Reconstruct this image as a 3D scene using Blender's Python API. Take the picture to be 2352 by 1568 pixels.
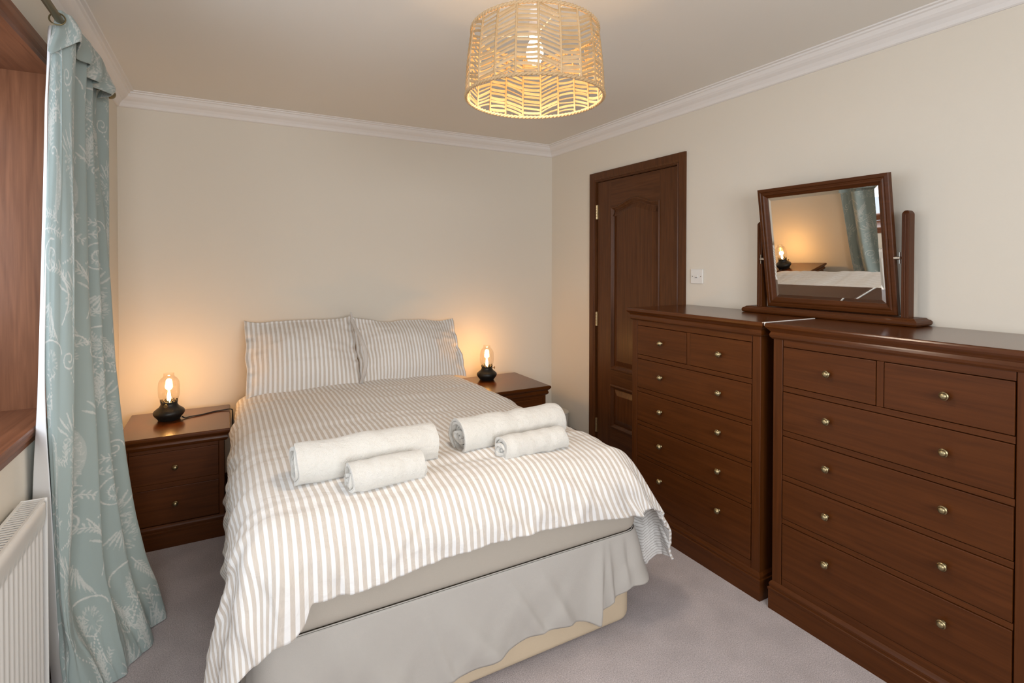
import bpy, bmesh, math, random
import numpy as np
from mathutils import Vector, Matrix
random.seed(4); rng = np.random.default_rng(4)
for o in list(bpy.data.objects): bpy.data.objects.remove(o)
C = bpy.context.scene.collection
SC = bpy.context.scene

# ------------------------------------------------------------ camera
FPX, YAW, PITCH, ROLL, PY, CAMH = 1197.12, 0.5004951, 0.01265608, -0.0011220257, 621.496, 1.40
cam = bpy.data.cameras.new('camera'); camo = bpy.data.objects.new('camera', cam); C.objects.link(camo)
cam.sensor_width = 36; cam.sensor_fit = 'HORIZONTAL'; cam.lens = FPX / 2352 * 36
cam.shift_y = -(784 - PY) / 2352; cam.clip_start = .02
fw = Vector((math.sin(YAW)*math.cos(PITCH), math.cos(YAW)*math.cos(PITCH), -math.sin(PITCH)))
r0 = Vector((math.cos(YAW), -math.sin(YAW), 0)); d0 = fw.cross(r0)
rt = r0*math.cos(ROLL) + d0*math.sin(ROLL); dn = -r0*math.sin(ROLL) + d0*math.cos(ROLL)
camo.matrix_world = Matrix.Translation((0, 0, CAMH)) @ Matrix((rt, -dn, -fw)).transposed().to_4x4()
SC.camera = camo

# ------------------------------------------------------------ world, daylight, exposure
W = bpy.data.worlds.new('world'); SC.world = W; W.use_nodes = True
W.node_tree.nodes['Background'].inputs[0].default_value = (.80, .88, 1, 1)
W.node_tree.nodes['Background'].inputs[1].default_value = 1.2
SC.view_settings.view_transform = 'Standard'; SC.view_settings.look = 'None'
SC.view_settings.exposure = 0.0; SC.view_settings.gamma = 1
SC.view_settings.use_curve_mapping = False

def area(name, loc, rot, sx, sy, power, col):
    l = bpy.data.lights.new(name, 'AREA'); l.shape = 'RECTANGLE'; l.size = sx; l.size_y = sy
    l.energy = power; l.color = col
    o = bpy.data.objects.new(name, l); C.objects.link(o); o.location = loc; o.rotation_euler = rot
    return o
# daylight entering by the window in the left wall; rear light added as fill
area('daylight_side', (-1.10, 1.05, 1.55), (0, math.radians(-68), 0), 1.15, 2.6, 30, (.88, .94, 1))
area('fill_rear', (.35, -1.66, 1.50), (math.radians(68), 0, 0), 1.7, 1.25, 102, (.955, .975, 1))

# ------------------------------------------------------------ helpers
def lin(o, mat=None): return o
def mesh_obj(name, me, m=None, parent=None, smooth=False):
    o = bpy.data.objects.new(name, me); C.objects.link(o)
    if m: me.materials.append(m)
    if parent: o.parent = parent
    if smooth: me.polygons.foreach_set('use_smooth', [True]*len(me.polygons))
    return o
def obj(name, bm, m=None, parent=None, smooth=False, bevel=0, seg=2):
    if bevel:
        bmesh.ops.bevel(bm, geom=[e for e in bm.edges], offset=bevel, segments=seg, affect='EDGES', profile=.5, clamp_overlap=True)
    bmesh.ops.recalc_face_normals(bm, faces=bm.faces)
    me = bpy.data.meshes.new(name); bm.to_mesh(me); bm.free()
    o = mesh_obj(name, me, m, parent, smooth)
    return o
def grid_obj(name, P, m, parent=None, uv=None, close_u=False, smooth=True):
    """P: (n,m,3) array of points"""
    n, k = P.shape[:2]
    idx = np.arange(n*k).reshape(n, k)
    if close_u: idx = np.vstack([idx, idx[:1]])
    f = np.stack([idx[:-1, :-1], idx[1:, :-1], idx[1:, 1:], idx[:-1, 1:]], -1).reshape(-1, 4)
    me = bpy.data.meshes.new(name)
    me.from_pydata(P.reshape(-1, 3).tolist(), [], f.tolist())
    if uv is not None:
        l = me.uv_layers.new(name='UVMap'); li = f.reshape(-1)
        l.data.foreach_set('uv', uv.reshape(-1, 2)[li].reshape(-1).astype(float))
    return mesh_obj(name, me, m, parent, smooth)
def box(bm, x0, x1, y0, y1, z0, z1):
    vs = [bm.verts.new(p) for p in ((x0,y0,z0),(x1,y0,z0),(x1,y1,z0),(x0,y1,z0),(x0,y0,z1),(x1,y0,z1),(x1,y1,z1),(x0,y1,z1))]
    for f in ((0,3,2,1),(4,5,6,7),(0,1,5,4),(1,2,6,5),(2,3,7,6),(3,0,4,7)): bm.faces.new([vs[i] for i in f])
def bx(name, x0, x1, y0, y1, z0, z1, m, parent=None, bevel=0.0015, seg=1):
    bm = bmesh.new(); box(bm, x0, x1, y0, y1, z0, z1)
    return obj(name, bm, m, parent, bevel=bevel, seg=seg)
def loft_rect(prof, x0, x1, y0, y1, sides=(1,1,1,1)):
    """prof: (outset, z) from bottom to top; sides: factors for -x,+x,-y,+y"""
    bm = bmesh.new(); rings = []
    for o, z in prof:
        a, b, c, d = x0-o*sides[0], x1+o*sides[1], y0-o*sides[2], y1+o*sides[3]
        rings.append([bm.verts.new(p) for p in ((a,c,z),(b,c,z),(b,d,z),(a,d,z))])
    for r, s in zip(rings, rings[1:]):
        for i in range(4): bm.faces.new((r[i], r[(i+1)%4], s[(i+1)%4], s[i]))
    bm.faces.new(rings[0]); bm.faces.new(rings[-1])
    return bm
def lathe(prof, n=32, cx=0, cy=0, cz=0, caps=True):
    bm = bmesh.new(); rings = []
    for r, z in prof:
        rings.append([bm.verts.new((cx+r*math.cos(2*math.pi*i/n), cy+r*math.sin(2*math.pi*i/n), cz+z)) for i in range(n)])
    for r, s in zip(rings, rings[1:]):
        for i in range(n): bm.faces.new((r[i], r[(i+1)%n], s[(i+1)%n], s[i]))
    if caps: bm.faces.new(rings[0]); bm.faces.new(rings[-1])
    return bm
def tube(pts, r, n=8, closed=False, bm=None, ry=None):
    bm = bm or bmesh.new(); pts = [Vector(p) for p in pts]; rings = []; N = len(pts)
    up = Vector((0,0,1)); prev = None
    for i, p in enumerate(pts):
        a = pts[(i-1) % N] if (closed or i) else p; b = pts[(i+1) % N] if (closed or i < N-1) else p
        t = (b-a).normalized()
        if prev is None:
            prev = up.cross(t)
            if prev.length < .05: prev = Vector((1,0,0)).cross(t)
        s = (prev - t*prev.dot(t)).normalized(); prev = s; u = t.cross(s)
        rr = r[i] if isinstance(r, (list, tuple, np.ndarray)) else r; r2 = ry if ry else rr
        rings.append([bm.verts.new(p + s*rr*math.cos(2*math.pi*k/n) + u*r2*math.sin(2*math.pi*k/n)) for k in range(n)])
    L = list(zip(rings, rings[1:])) + ([(rings[-1], rings[0])] if closed else [])
    for a, b in L:
        for k in range(n): bm.faces.new((a[k], a[(k+1)%n], b[(k+1)%n], b[k]))
    if not closed: bm.faces.new(rings[0]); bm.faces.new(rings[-1])
    return bm
def offset_path(path, a, closed):
    N = len(path); out = []
    for i in range(N):
        p = Vector(path[i]); q0 = Vector(path[(i-1)%N]); q1 = Vector(path[(i+1)%N])
        if not closed and i == 0: q0 = p - (q1-p)
        if not closed and i == N-1: q1 = p + (p-q0)
        t0 = (p-q0).normalized(); t1 = (q1-p).normalized()
        n0 = Vector((-t0.y, t0.x)); n1 = Vector((-t1.y, t1.x)); m = (n0+n1)
        m = m/ max(m.length, 1e-6); k = m.dot(n0)
        out.append(p + m*(a/max(k, .3)))
    return out
def sweep(path, prof, mapf, closed=True, capends=True):
    """prof: list of (across, height) ; mapf(u,v,h)->xyz"""
    bm = bmesh.new(); rows = []
    for a, h in prof: rows.append([bm.verts.new(mapf(q.x, q.y, h)) for q in offset_path(path, a, closed)])
    N = len(path); R = len(rows)
    for j in range(R):
        A, B = rows[j], rows[(j+1) % R]
        for i in range(N if closed else N-1): bm.faces.new((A[i], A[(i+1)%N], B[(i+1)%N], B[i]))
    if not closed and capends:
        bm.faces.new([r[0] for r in rows]); bm.faces.new([r[-1] for r in rows])
    return bm
def thing(name, label, cat, loc=(0,0,0), group=None):
    o = bpy.data.objects.new(name, None); C.objects.link(o); o.location = loc; o.empty_display_size = .1
    o['label'] = label; o['category'] = cat
    if group: o['group'] = group
    return o
def tag(o, label, cat, group=None):
    o['label'] = label; o['category'] = cat
    if group: o['group'] = group
    return o
def struct(o): o['kind'] = 'structure'; return o
def vnoise(x, y, seed=0):
    """smooth value noise on arrays, range -1..1"""
    x = np.asarray(x, float); y = np.asarray(y, float)
    xi = np.floor(x).astype(int); yi = np.floor(y).astype(int); fx = x-xi; fy = y-yi
    fx = fx*fx*(3-2*fx); fy = fy*fy*(3-2*fy)
    def h(a, b):
        v = np.sin(a*127.1+b*311.7+seed*74.7)*43758.5453; return (v-np.floor(v))*2-1
    return (h(xi,yi)*(1-fx)+h(xi+1,yi)*fx)*(1-fy)+(h(xi,yi+1)*(1-fx)+h(xi+1,yi+1)*fx)*fy
def sstep(a, b, x): t = np.clip((np.asarray(x, float)-a)/(b-a), 0, 1); return t*t*(3-2*t)

# pixel of the photograph -> world point (used to place pieces at their measured spots)
Mc = np.array([list(rt), list(dn), list(fw)])
def ray(px, py): return Mc.T @ np.array([(px-1176)/FPX, (py-PY)/FPX, 1.0])
def ratio(px, py): d = ray(px, py); return d[0]/d[1]

# ------------------------------------------------------------ materials
def newmat(name):
    m = bpy.data.materials.new(name); m.use_nodes = True
    nt = m.node_tree; b = nt.nodes['Principled BSDF']; return m, nt, b
def node(nt, t, **k):
    n = nt.nodes.new(t)
    for a, v in k.items(): setattr(n, a, v)
    return n
def plain(name, col, rough=.5, metal=0, bump=0, bscale=200, coat=0, var=0, spec=None):
    m, nt, b = newmat(name)
    b.inputs['Base Color'].default_value = (*col, 1); b.inputs['Roughness'].default_value = rough
    b.inputs['Metallic'].default_value = metal; b.inputs['Coat Weight'].default_value = coat
    if spec is not None: b.inputs['Specular IOR Level'].default_value = spec
    tc = node(nt, 'ShaderNodeTexCoord')
    nz = node(nt, 'ShaderNodeTexNoise'); nz.inputs['Scale'].default_value = bscale; nz.inputs['Detail'].default_value = 3
    nt.links.new(tc.outputs['Object'], nz.inputs['Vector'])
    if bump:
        bp = node(nt, 'ShaderNodeBump'); bp.inputs['Strength'].default_value = bump; bp.inputs['Distance'].default_value = .002
        nt.links.new(nz.outputs['Fac'], bp.inputs['Height']); nt.links.new(bp.outputs['Normal'], b.inputs['Normal'])
    if var:
        r = node(nt, 'ShaderNodeValToRGB')
        r.color_ramp.elements[0].position = .3; r.color_ramp.elements[1].position = .7
        r.color_ramp.elements[0].color = (*[c*(1-var) for c in col], 1); r.color_ramp.elements[1].color = (*[min(1, c*(1+var)) for c in col], 1)
        nt.links.new(nz.outputs['Fac'], r.inputs['Fac']); nt.links.new(r.outputs['Color'], b.inputs['Base Color'])
    return m
def wood(name, dark, light, axis, rough=.42, coat=.04, scale=1.0, cathedral=.5):
    m, nt, b = newmat(name)
    tc = node(nt, 'ShaderNodeTexCoord'); mp = node(nt, 'ShaderNodeMapping')
    oi = node(nt, 'ShaderNodeObjectInfo'); ad = node(nt, 'ShaderNodeVectorMath', operation='ADD')
    mu = node(nt, 'ShaderNodeVectorMath', operation='SCALE'); cx = node(nt, 'ShaderNodeCombineXYZ')
    for i in range(3): nt.links.new(oi.outputs['Random'], cx.inputs[i])
    nt.links.new(cx.outputs[0], mu.inputs[0]); mu.inputs['Scale'].default_value = 13
    nt.links.new(tc.outputs['Object'], ad.inputs[0]); nt.links.new(mu.outputs[0], ad.inputs[1])
    nt.links.new(ad.outputs[0], mp.inputs['Vector'])
    s = [70*scale]*3; s['xyz'.index(axis)] = 2.6*scale
    mp.inputs['Scale'].default_value = s
    n1 = node(nt, 'ShaderNodeTexNoise'); n1.inputs['Scale'].default_value = 1; n1.inputs['Detail'].default_value = 6; n1.inputs['Roughness'].default_value = .62
    n1.inputs['Distortion'].default_value = .6
    nt.links.new(mp.outputs[0], n1.inputs['Vector'])
    mp2 = node(nt, 'ShaderNodeMapping'); s2 = [9*scale]*3; s2['xyz'.index(axis)] = .9*scale; mp2.inputs['Scale'].default_value = s2
    nt.links.new(ad.outputs[0], mp2.inputs['Vector'])
    n2 = node(nt, 'ShaderNodeTexNoise'); n2.inputs['Scale'].default_value = 1; n2.inputs['Detail'].default_value = 2
    nt.links.new(mp2.outputs[0], n2.inputs['Vector'])
    # contour rings of the slow noise read as cathedral grain
    rg = node(nt, 'ShaderNodeMath', operation='MULTIPLY'); rg.inputs[1].default_value = 60
    sn = node(nt, 'ShaderNodeMath', operation='SINE'); nt.links.new(n2.outputs['Fac'], rg.inputs[0]); nt.links.new(rg.outputs[0], sn.inputs[0])
    mm = node(nt, 'ShaderNodeMath', operation='MULTIPLY_ADD'); mm.inputs[1].default_value = .10*cathedral
    nt.links.new(sn.outputs[0], mm.inputs[0]); nt.links.new(n1.outputs['Fac'], mm.inputs[2])
    r = node(nt, 'ShaderNodeValToRGB'); r.color_ramp.elements[0].position = .25; r.color_ramp.elements[1].position = .80
    r.color_ramp.elements[0].color = (*dark, 1); r.color_ramp.elements[1].color = (*light, 1)
    nt.links.new(mm.outputs[0], r.inputs['Fac']); nt.links.new(r.outputs['Color'], b.inputs['Base Color'])
    b.inputs['Specular IOR Level'].default_value = .20; b.inputs['Roughness'].default_value = rough; b.inputs['Coat Weight'].default_value = coat; b.inputs['Coat Roughness'].default_value = .18
    bp = node(nt, 'ShaderNodeBump'); bp.inputs['Strength'].default_value = .12; bp.inputs['Distance'].default_value = .0008
    nt.links.new(n1.outputs['Fac'], bp.inputs['Height']); nt.links.new(bp.outputs['Normal'], b.inputs['Normal'])
    return m
FD, FL = (.056, .0150, .0022), (.098, .0280, .0052)
WX = wood('cherry_wood_x', FD, FL, 'x'); WY = wood('cherry_wood_y', FD, FL, 'y'); WZ = wood('cherry_wood_z', FD, FL, 'z')
TX = wood('cherry_top_x', FD, FL, 'x', rough=.22, coat=.35); TY = wood('cherry_top_y', FD, FL, 'y', rough=.22, coat=.35)
DZ = wood('mahogany_z', (.064, .0215, .006), (.125, .045, .014), 'z', rough=.38, coat=.10)
DY = wood('mahogany_y', (.064, .0215, .006), (.125, .045, .014), 'y', rough=.38, coat=.10)
NZ = wood('window_wood_z', (.135, .050, .022), (.260, .108, .052), 'z', rough=.42, coat=.15)
NY = wood('window_wood_y', (.130, .046, .020), (.255, .098, .046), 'y', rough=.42, coat=.15)
M_wall = plain('cream_wall_paint', (.74, .69, .60), .85, bump=.10, bscale=320)
M_ceil = plain('ceiling_paint', (.79, .765, .71), .9, bump=.06, bscale=300)
M_cove = plain('white_coving_paint', (.80, .78, .76), .7, bump=.03, bscale=150)
M_white = plain('white_gloss_enamel', (.76, .75, .72), .28, bump=.02, bscale=60, coat=.2)
M_slot = plain('grille_shadow', (.10, .10, .10), .8, bump=.1)
M_brass = plain('aged_brass', (.34, .28, .16), .38, metal=1, bump=.05, bscale=80)
M_rod = plain('antique_brass_pole', (.20, .165, .085), .38, metal=.75, bump=.05, bscale=60)
M_hinge = plain('bright_brass', (.72, .60, .38), .30, metal=1)
M_black = plain('black_cast_metal', (.018, .018, .016), .42, metal=.4, bump=.4, bscale=180)
M_cable = plain('black_cable', (.012, .012, .012), .5)
M_plastic = plain('white_plastic', (.78, .77, .74), .3)
M_cream = plain('cream_enamel', (.62, .60, .54), .4)
M_base = plain('divan_cream_fabric', (.60, .49, .35), .9, bump=.25, bscale=500)
M_sheet = plain('ivory_sheet', (.42, .38, .325), .9, bump=.25, bscale=400)
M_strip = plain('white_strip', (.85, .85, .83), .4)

def m_valance():
    m = plain('ivory_valance_cotton', (.455, .43, .395), .9, bump=.25, bscale=600); return m
M_val = m_valance()
def m_carpet():
    m, nt, b = newmat('mauve_grey_carpet')
    tc = node(nt, 'ShaderNodeTexCoord')
    a = node(nt, 'ShaderNodeTexNoise'); a.inputs['Scale'].default_value = 250; a.inputs['Detail'].default_value = 4; a.inputs['Roughness'].default_value = .7
    c = node(nt, 'ShaderNodeTexNoise'); c.inputs['Scale'].default_value = 7; c.inputs['Detail'].default_value = 3
    nt.links.new(tc.outputs['Object'], a.inputs['Vector']); nt.links.new(tc.outputs['Object'], c.inputs['Vector'])
    r = node(nt, 'ShaderNodeValToRGB'); r.color_ramp.elements[0].position = .32; r.color_ramp.elements[1].position = .68
    r.color_ramp.elements[0].color = (.38, .33, .335, 1); r.color_ramp.elements[1].color = (.80, .72, .725, 1)
    nt.links.new(a.outputs['Fac'], r.inputs['Fac'])
    r2 = node(nt, 'ShaderNodeValToRGB'); r2.color_ramp.elements[0].position = .35; r2.color_ramp.elements[1].position = .65
    r2.color_ramp.elements[0].color = (.86, .86, .86, 1); r2.color_ramp.elements[1].color = (1, 1, 1, 1)
    nt.links.new(c.outputs['Fac'], r2.inputs['Fac'])
    mx = node(nt, 'ShaderNodeMix', data_type='RGBA', blend_type='MULTIPLY'); mx.inputs['Factor'].default_value = 1
    nt.links.new(r.outputs[0], mx.inputs['A']); nt.links.new(r2.outputs[0], mx.inputs['B'])
    nt.links.new(mx.outputs['Result'], b.inputs['Base Color']); b.inputs['Roughness'].default_value = 1
    b.inputs['Specular IOR Level'].default_value = .1; b.inputs['Sheen Weight'].default_value = .25
    bp = node(nt, 'ShaderNodeBump'); bp.inputs['Strength'].default_value = .8; bp.inputs['Distance'].default_value = .006
    nt.links.new(a.outputs['Fac'], bp.inputs['Height']); nt.links.new(bp.outputs['Normal'], b.inputs['Normal'])
    return m
M_carpet = m_carpet()
def stripes(name, period, duty, ca, cb, coord='x', edge=.06, wob=.0, bump=.25, bscale=500):
    """woven stripes across uv.x (or uv.y), uv in metres"""
    m, nt, b = newmat(name)
    uv = node(nt, 'ShaderNodeUVMap'); sp = node(nt, 'ShaderNodeSeparateXYZ'); nt.links.new(uv.outputs[0], sp.inputs[0])
    src = sp.outputs[0 if coord == 'x' else 1]
    d = node(nt, 'ShaderNodeMath', operation='DIVIDE'); d.inputs[1].default_value = period; nt.links.new(src, d.inputs[0])
    f = node(nt, 'ShaderNodeMath', operation='PINGPONG'); f.inputs[1].default_value = .5; nt.links.new(d.outputs[0], f.inputs[0])
    mr = node(nt, 'ShaderNodeMapRange', interpolation_type='SMOOTHSTEP')
    mr.inputs['From Min'].default_value = duty/2-edge/2; mr.inputs['From Max'].default_value = duty/2+edge/2
    nt.links.new(f.outputs[0], mr.inputs['Value'])
    nz = node(nt, 'ShaderNodeTexNoise'); nz.inputs['Scale'].default_value = 1; nz.inputs['Detail'].default_value = 3
    mp = node(nt, 'ShaderNodeMapping'); mp.inputs['Scale'].default_value = (900, 60, 1); nt.links.new(uv.outputs[0], mp.inputs['Vector']); nt.links.new(mp.outputs[0], nz.inputs['Vector'])
    mxn = node(nt, 'ShaderNodeMix', data_type='RGBA'); nt.links.new(nz.outputs['Fac'], mxn.inputs['Factor'])
    mxn.inputs['A'].default_value = (*[c*.84 for c in cb], 1); mxn.inputs['B'].default_value = (*[min(1, c*1.16) for c in cb], 1)
    mx = node(nt, 'ShaderNodeMix', data_type='RGBA'); nt.links.new(mr.outputs[0], mx.inputs['Factor'])
    nt.links.new(mxn.outputs['Result'], mx.inputs['A']); mx.inputs['B'].default_value = (*ca, 1)
    nt.links.new(mx.outputs['Result'], b.inputs['Base Color']); b.inputs['Roughness'].default_value = .9
    b.inputs['Specular IOR Level'].default_value = .2; b.inputs['Sheen Weight'].default_value = .15
    n2 = node(nt, 'ShaderNodeTexNoise'); n2.inputs['Scale'].default_value = 26; n2.inputs['Detail'].default_value = 4; n2.inputs['Distortion'].default_value = 1.2
    nt.links.new(uv.outputs[0], n2.inputs['Vector'])
    bp = node(nt, 'ShaderNodeBump'); bp.inputs['Strength'].default_value = bump; bp.inputs['Distance'].default_value = .006
    nt.links.new(n2.outputs['Fac'], bp.inputs['Height']); nt.links.new(bp.outputs['Normal'], b.inputs['Normal'])
    return m
SW, SB = (.80, .795, .785), (.585, .53, .47)
M_duvet = stripes('ticking_stripe_duvet', .0240, .53, SW, SB, bump=.5)
M_lining = stripes('pinstripe_lining', .0125, .22, (.84, .83, .81), (.50, .47, .44))
M_pil = stripes('ticking_stripe_pillow', .0262, .52, SW, SB)
M_pil2 = stripes('ticking_stripe_pillow_narrow', .0215, .50, SW, SB, bump=.5)
def m_towel():
    m, nt, b = newmat('cream_terry')
    tc = node(nt, 'ShaderNodeTexCoord')
    a = node(nt, 'ShaderNodeTexNoise'); a.inputs['Scale'].default_value = 420; a.inputs['Detail'].default_value = 3
    c = node(nt, 'ShaderNodeTexNoise'); c.inputs['Scale'].default_value = 45; c.inputs['Detail'].default_value = 3
    for n in (a, c): nt.links.new(tc.outputs['Object'], n.inputs['Vector'])
    b.inputs['Base Color'].default_value = (.70, .685, .64, 1); b.inputs['Roughness'].default_value = 1
    b.inputs['Specular IOR Level'].default_value = .1; b.inputs['Sheen Weight'].default_value = .4
    b1 = node(nt, 'ShaderNodeBump'); b1.inputs['Strength'].default_value = .5; b1.inputs['Distance'].default_value = .012
    nt.links.new(c.outputs['Fac'], b1.inputs['Height'])
    b2 = node(nt, 'ShaderNodeBump'); b2.inputs['Strength'].default_value = .7; b2.inputs['Distance'].default_value = .004
    nt.links.new(a.outputs['Fac'], b2.inputs['Height']); nt.links.new(b1.outputs[0], b2.inputs['Normal'])
    nt.links.new(b2.outputs[0], b.inputs['Normal']); return m
M_towel = m_towel()
def m_emit(name, col, s):
    m, nt, b = newmat(name); b.inputs['Base Color'].default_value = (*col, 1)
    b.inputs['Emission Color'].default_value = (*col, 1); b.inputs['Emission Strength'].default_value = s; return m
def m_glass(name, col=(1,1,1), rough=0, thin=.10):
    """thin clear glass: mostly straight through, a little mirror reflection"""
    m, nt, b = newmat(name); nt.nodes.remove(b)
    out = nt.nodes['Material Output']
    t = node(nt, 'ShaderNodeBsdfTransparent'); t.inputs[0].default_value = (*col, 1)
    g = node(nt, 'ShaderNodeBsdfGlossy'); g.inputs['Roughness'].default_value = .03
    lw = node(nt, 'ShaderNodeLayerWeight'); lw.inputs['Blend'].default_value = .25
    ml = node(nt, 'ShaderNodeMath', operation='MULTIPLY'); ml.inputs[1].default_value = .55; nt.links.new(lw.outputs['Facing'], ml.inputs[0])
    adn = node(nt, 'ShaderNodeMath', operation='ADD'); adn.inputs[1].default_value = thin*.4; nt.links.new(ml.outputs[0], adn.inputs[0])
    mx = node(nt, 'ShaderNodeMixShader'); nt.links.new(adn.outputs[0], mx.inputs[0]); nt.links.new(t.outputs[0], mx.inputs[1]); nt.links.new(g.outputs[0], mx.inputs[2])
    nt.links.new(mx.outputs[0], out.inputs[0]); return m
M_glass = m_glass('lamp_glass', (1, .97, .92)); M_pane = m_glass('window_glass')
M_flame = m_emit('glowing_filament', (1, .55, .20), 60)
M_bulb = m_emit('bulb_glow', (1, .80, .50), 9)
M_mirror = plain('mirror_silver', (.92, .93, .92), .0, metal=1)
def m_cane():
    m, nt, b = newmat('woven_cane')
    oi = node(nt, 'ShaderNodeObjectInfo'); r = node(nt, 'ShaderNodeValToRGB')
    r.color_ramp.elements[0].color = (.42, .25, .10, 1); r.color_ramp.elements[1].color = (.66, .47, .27, 1)
    tc = node(nt, 'ShaderNodeTexCoord'); nz = node(nt, 'ShaderNodeTexNoise'); nz.inputs['Scale'].default_value = 40; nt.links.new(tc.outputs['Object'], nz.inputs['Vector'])
    mth = node(nt, 'ShaderNodeMath', operation='MULTIPLY_ADD'); mth.inputs[1].default_value = .5; nt.links.new(oi.outputs['Random'], mth.inputs[0])
    sb = node(nt, 'ShaderNodeMath', operation='MULTIPLY'); sb.inputs[1].default_value = .5; nt.links.new(nz.outputs['Fac'], sb.inputs[0]); nt.links.new(sb.outputs[0], mth.inputs[2])
    nt.links.new(mth.outputs[0], r.inputs['Fac']); nt.links.new(r.outputs[0], b.inputs['Base Color'])
    b.inputs['Roughness'].default_value = .6
    out = nt.nodes['Material Output']; tl = node(nt, 'ShaderNodeBsdfTranslucent'); nt.links.new(r.outputs[0], tl.inputs[0])
    mx = node(nt, 'ShaderNodeMixShader'); mx.inputs[0].default_value = .06
    nt.links.new(b.outputs[0], mx.inputs[1]); nt.links.new(tl.outputs[0], mx.inputs[2]); nt.links.new(mx.outputs[0], out.inputs[0])
    return m
M_cane = m_cane()

# ------------------------------------------------------------ room shell
XL, XR, YB, YF, ZC = -.545, 2.40, 3.69, -1.30, 2.376
def slab(name, x0, x1, y0, y1, z0, z1, m):
    bm = bmesh.new(); box(bm, x0, x1, y0, y1, z0, z1); return struct(obj(name, bm, m))
slab('floor', -1.0, XR+.3, YF-.1, YB+.1, -.1, 0, M_carpet)
slab('ceiling', -1.0, XR+.3, YF-.1, YB+.1, ZC, ZC+.1, M_ceil)
slab('wall_back', XL-.3, XR+.1, YB, YB+.1, 0, ZC, M_wall)
WY0, WY1, WZ0, WZ1 = -.35, 2.405, .895, 2.065      # opening of the side window
def wall_holes(name, rects, m):
    bm = bmesh.new()
    for r in rects: box(bm, *r)
    return struct(obj(name, bm, m))
wall_holes('wall_left', [(XL-.32, XL, WY1+.022, YB, 0, ZC), (XL-.32, XL, YF, WY0-.022, 0, ZC), (XL-.32, XL, WY0-.022, WY1+.022, 0, WZ0-.025), (XL-.32, XL, WY0-.022, WY1+.022, WZ1+.022, ZC)], M_wall)
DY0, DY1, DZ1 = 2.300, 3.078, 2.000
wall_holes('wall_right', [(XR, XR+.12, DY1+.02, YB+.1, 0, ZC), (XR, XR+.12, YF, DY0-.02, 0, ZC), (XR, XR+.12, DY0-.02, DY1+.02, DZ1+.02, ZC), (XR+.12, XR+.2, DY0-.3, DY1+.3, 0, ZC)], M_wall)
RX0, RX1, RZ0, RZ1 = -.5, 1.2, .85, 2.05            # opening of the unseen rear window, added to let the fill in
wall_holes('wall_rear', [(XL-.3, RX0, YF-.12, YF, 0, ZC), (RX1, XR+.1, YF-.12, YF, 0, ZC), (RX0, RX1, YF-.12, YF, 0, RZ0), (RX0, RX1, YF-.12, YF, RZ1, ZC)], M_wall)

# coving: closed moulding profile swept round the room (mitred corners)
cp = [(0, 0), (.004, 0), (.010, -.003), (.014, -.011), (.020, -.020), (.034, -.030), (.040, -.043), (.048, -.053), (.064, -.060), (.074, -.066), (.080, -.076), (.080, -.082), (.0855, -.082), (.0855, -.090), (.0, -.090)]
# a = distance out of wall, h = drop; build as (inset from wall, z)
cov = [(.000, ZC-.082), (.006, ZC-.082), (.012, ZC-.078), (.018, ZC-.064), (.030, ZC-.050), (.046, ZC-.040), (.056, ZC-.031), (.064, ZC-.016), (.072, ZC-.013), (.074, ZC-.006), (.088, ZC-.005), (.090, ZC), (0, ZC)]
room = [(XL, YF), (XR, YF), (XR, YB), (XL, YB)]
for i, side in enumerate(('rear', 'right', 'back', 'left')):
    a, b = Vector(room[i]), Vector(room[(i+1) % 4]); t = (b-a).normalized(); n = Vector((-t.y, t.x))
    bm = bmesh.new(); R0 = []; R1 = []
    for o, z in cov:
        p = a + n*o + t*o; q = b + n*o - t*o
        R0.append(bm.verts.new((p.x, p.y, z))); R1.append(bm.verts.new((q.x, q.y, z)))
    for k in range(len(cov)):
        j = (k+1) % len(cov); bm.faces.new((R0[k], R1[k], R1[j], R0[j]))
    struct(obj('trim_%d' % (i+1), bm, M_cove))
# skirting
def skirt(side, x0, x1, y0, y1, ins):
    bm = loft_rect([(0, 0), (0, .086), (-.004, .092), (-.009, .100)], x0, x1, y0, y1, ins)
    struct(obj('baseboard_'+side, bm, DY if side in ('left', 'right') else DZ))
skirt('back', XL, XR, YB-.016, YB, (0, 0, 1, 0))
skirt('left', XL, XL+.016, YF, YB-.016, (0, 1, 0, 0))
skirt('right', XR-.016, XR, 3.16, YB-.016, (1, 0, 0, 0))
skirt('rear', XL+.016, XR, YF, YF+.016, (0, 0, 0, 1))
bm = loft_rect([(0, 0), (0, .086), (-.004, .092), (-.009, .100)], XR-.016, XR, YF+.016, 2.232, (1, 0, 0, 0))
struct(obj('baseboard_right_front', bm, DY))

# ------------------------------------------------------------ side window (left wall): lined reveal, architrave, sill, sashes
win = thing('window_1', '', ''); del win['label'], win['category']; struct(win)
XO = XL-.26
bx('side_jamb', XO, XL+.002, WY1, WY1+.0215, WZ0-.02, WZ1+.0215, NZ, win)
bx('side_jamb', XO, XL+.002, WY0-.0215, WY0, WZ0-.02, WZ1+.0215, NZ, win)
bx('head_lining', XO, XL+.002, WY0, WY1, WZ1, WZ1+.0215, NY, win)
# architrave: three sides, moulded
ap = [(0, 0), (0, .016), (.012, .018), (.020, .014), (.030, .016), (.040, .018), (.072, .018), (.075, .014), (.075, 0)]
path = [(WY0, WZ0-.03), (WY0, WZ1), (WY1, WZ1), (WY1, WZ0-.03)]
obj('architrave', sweep(path, ap, lambda u, v, h: (XL+h, u, v), closed=False), NY, win)
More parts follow.
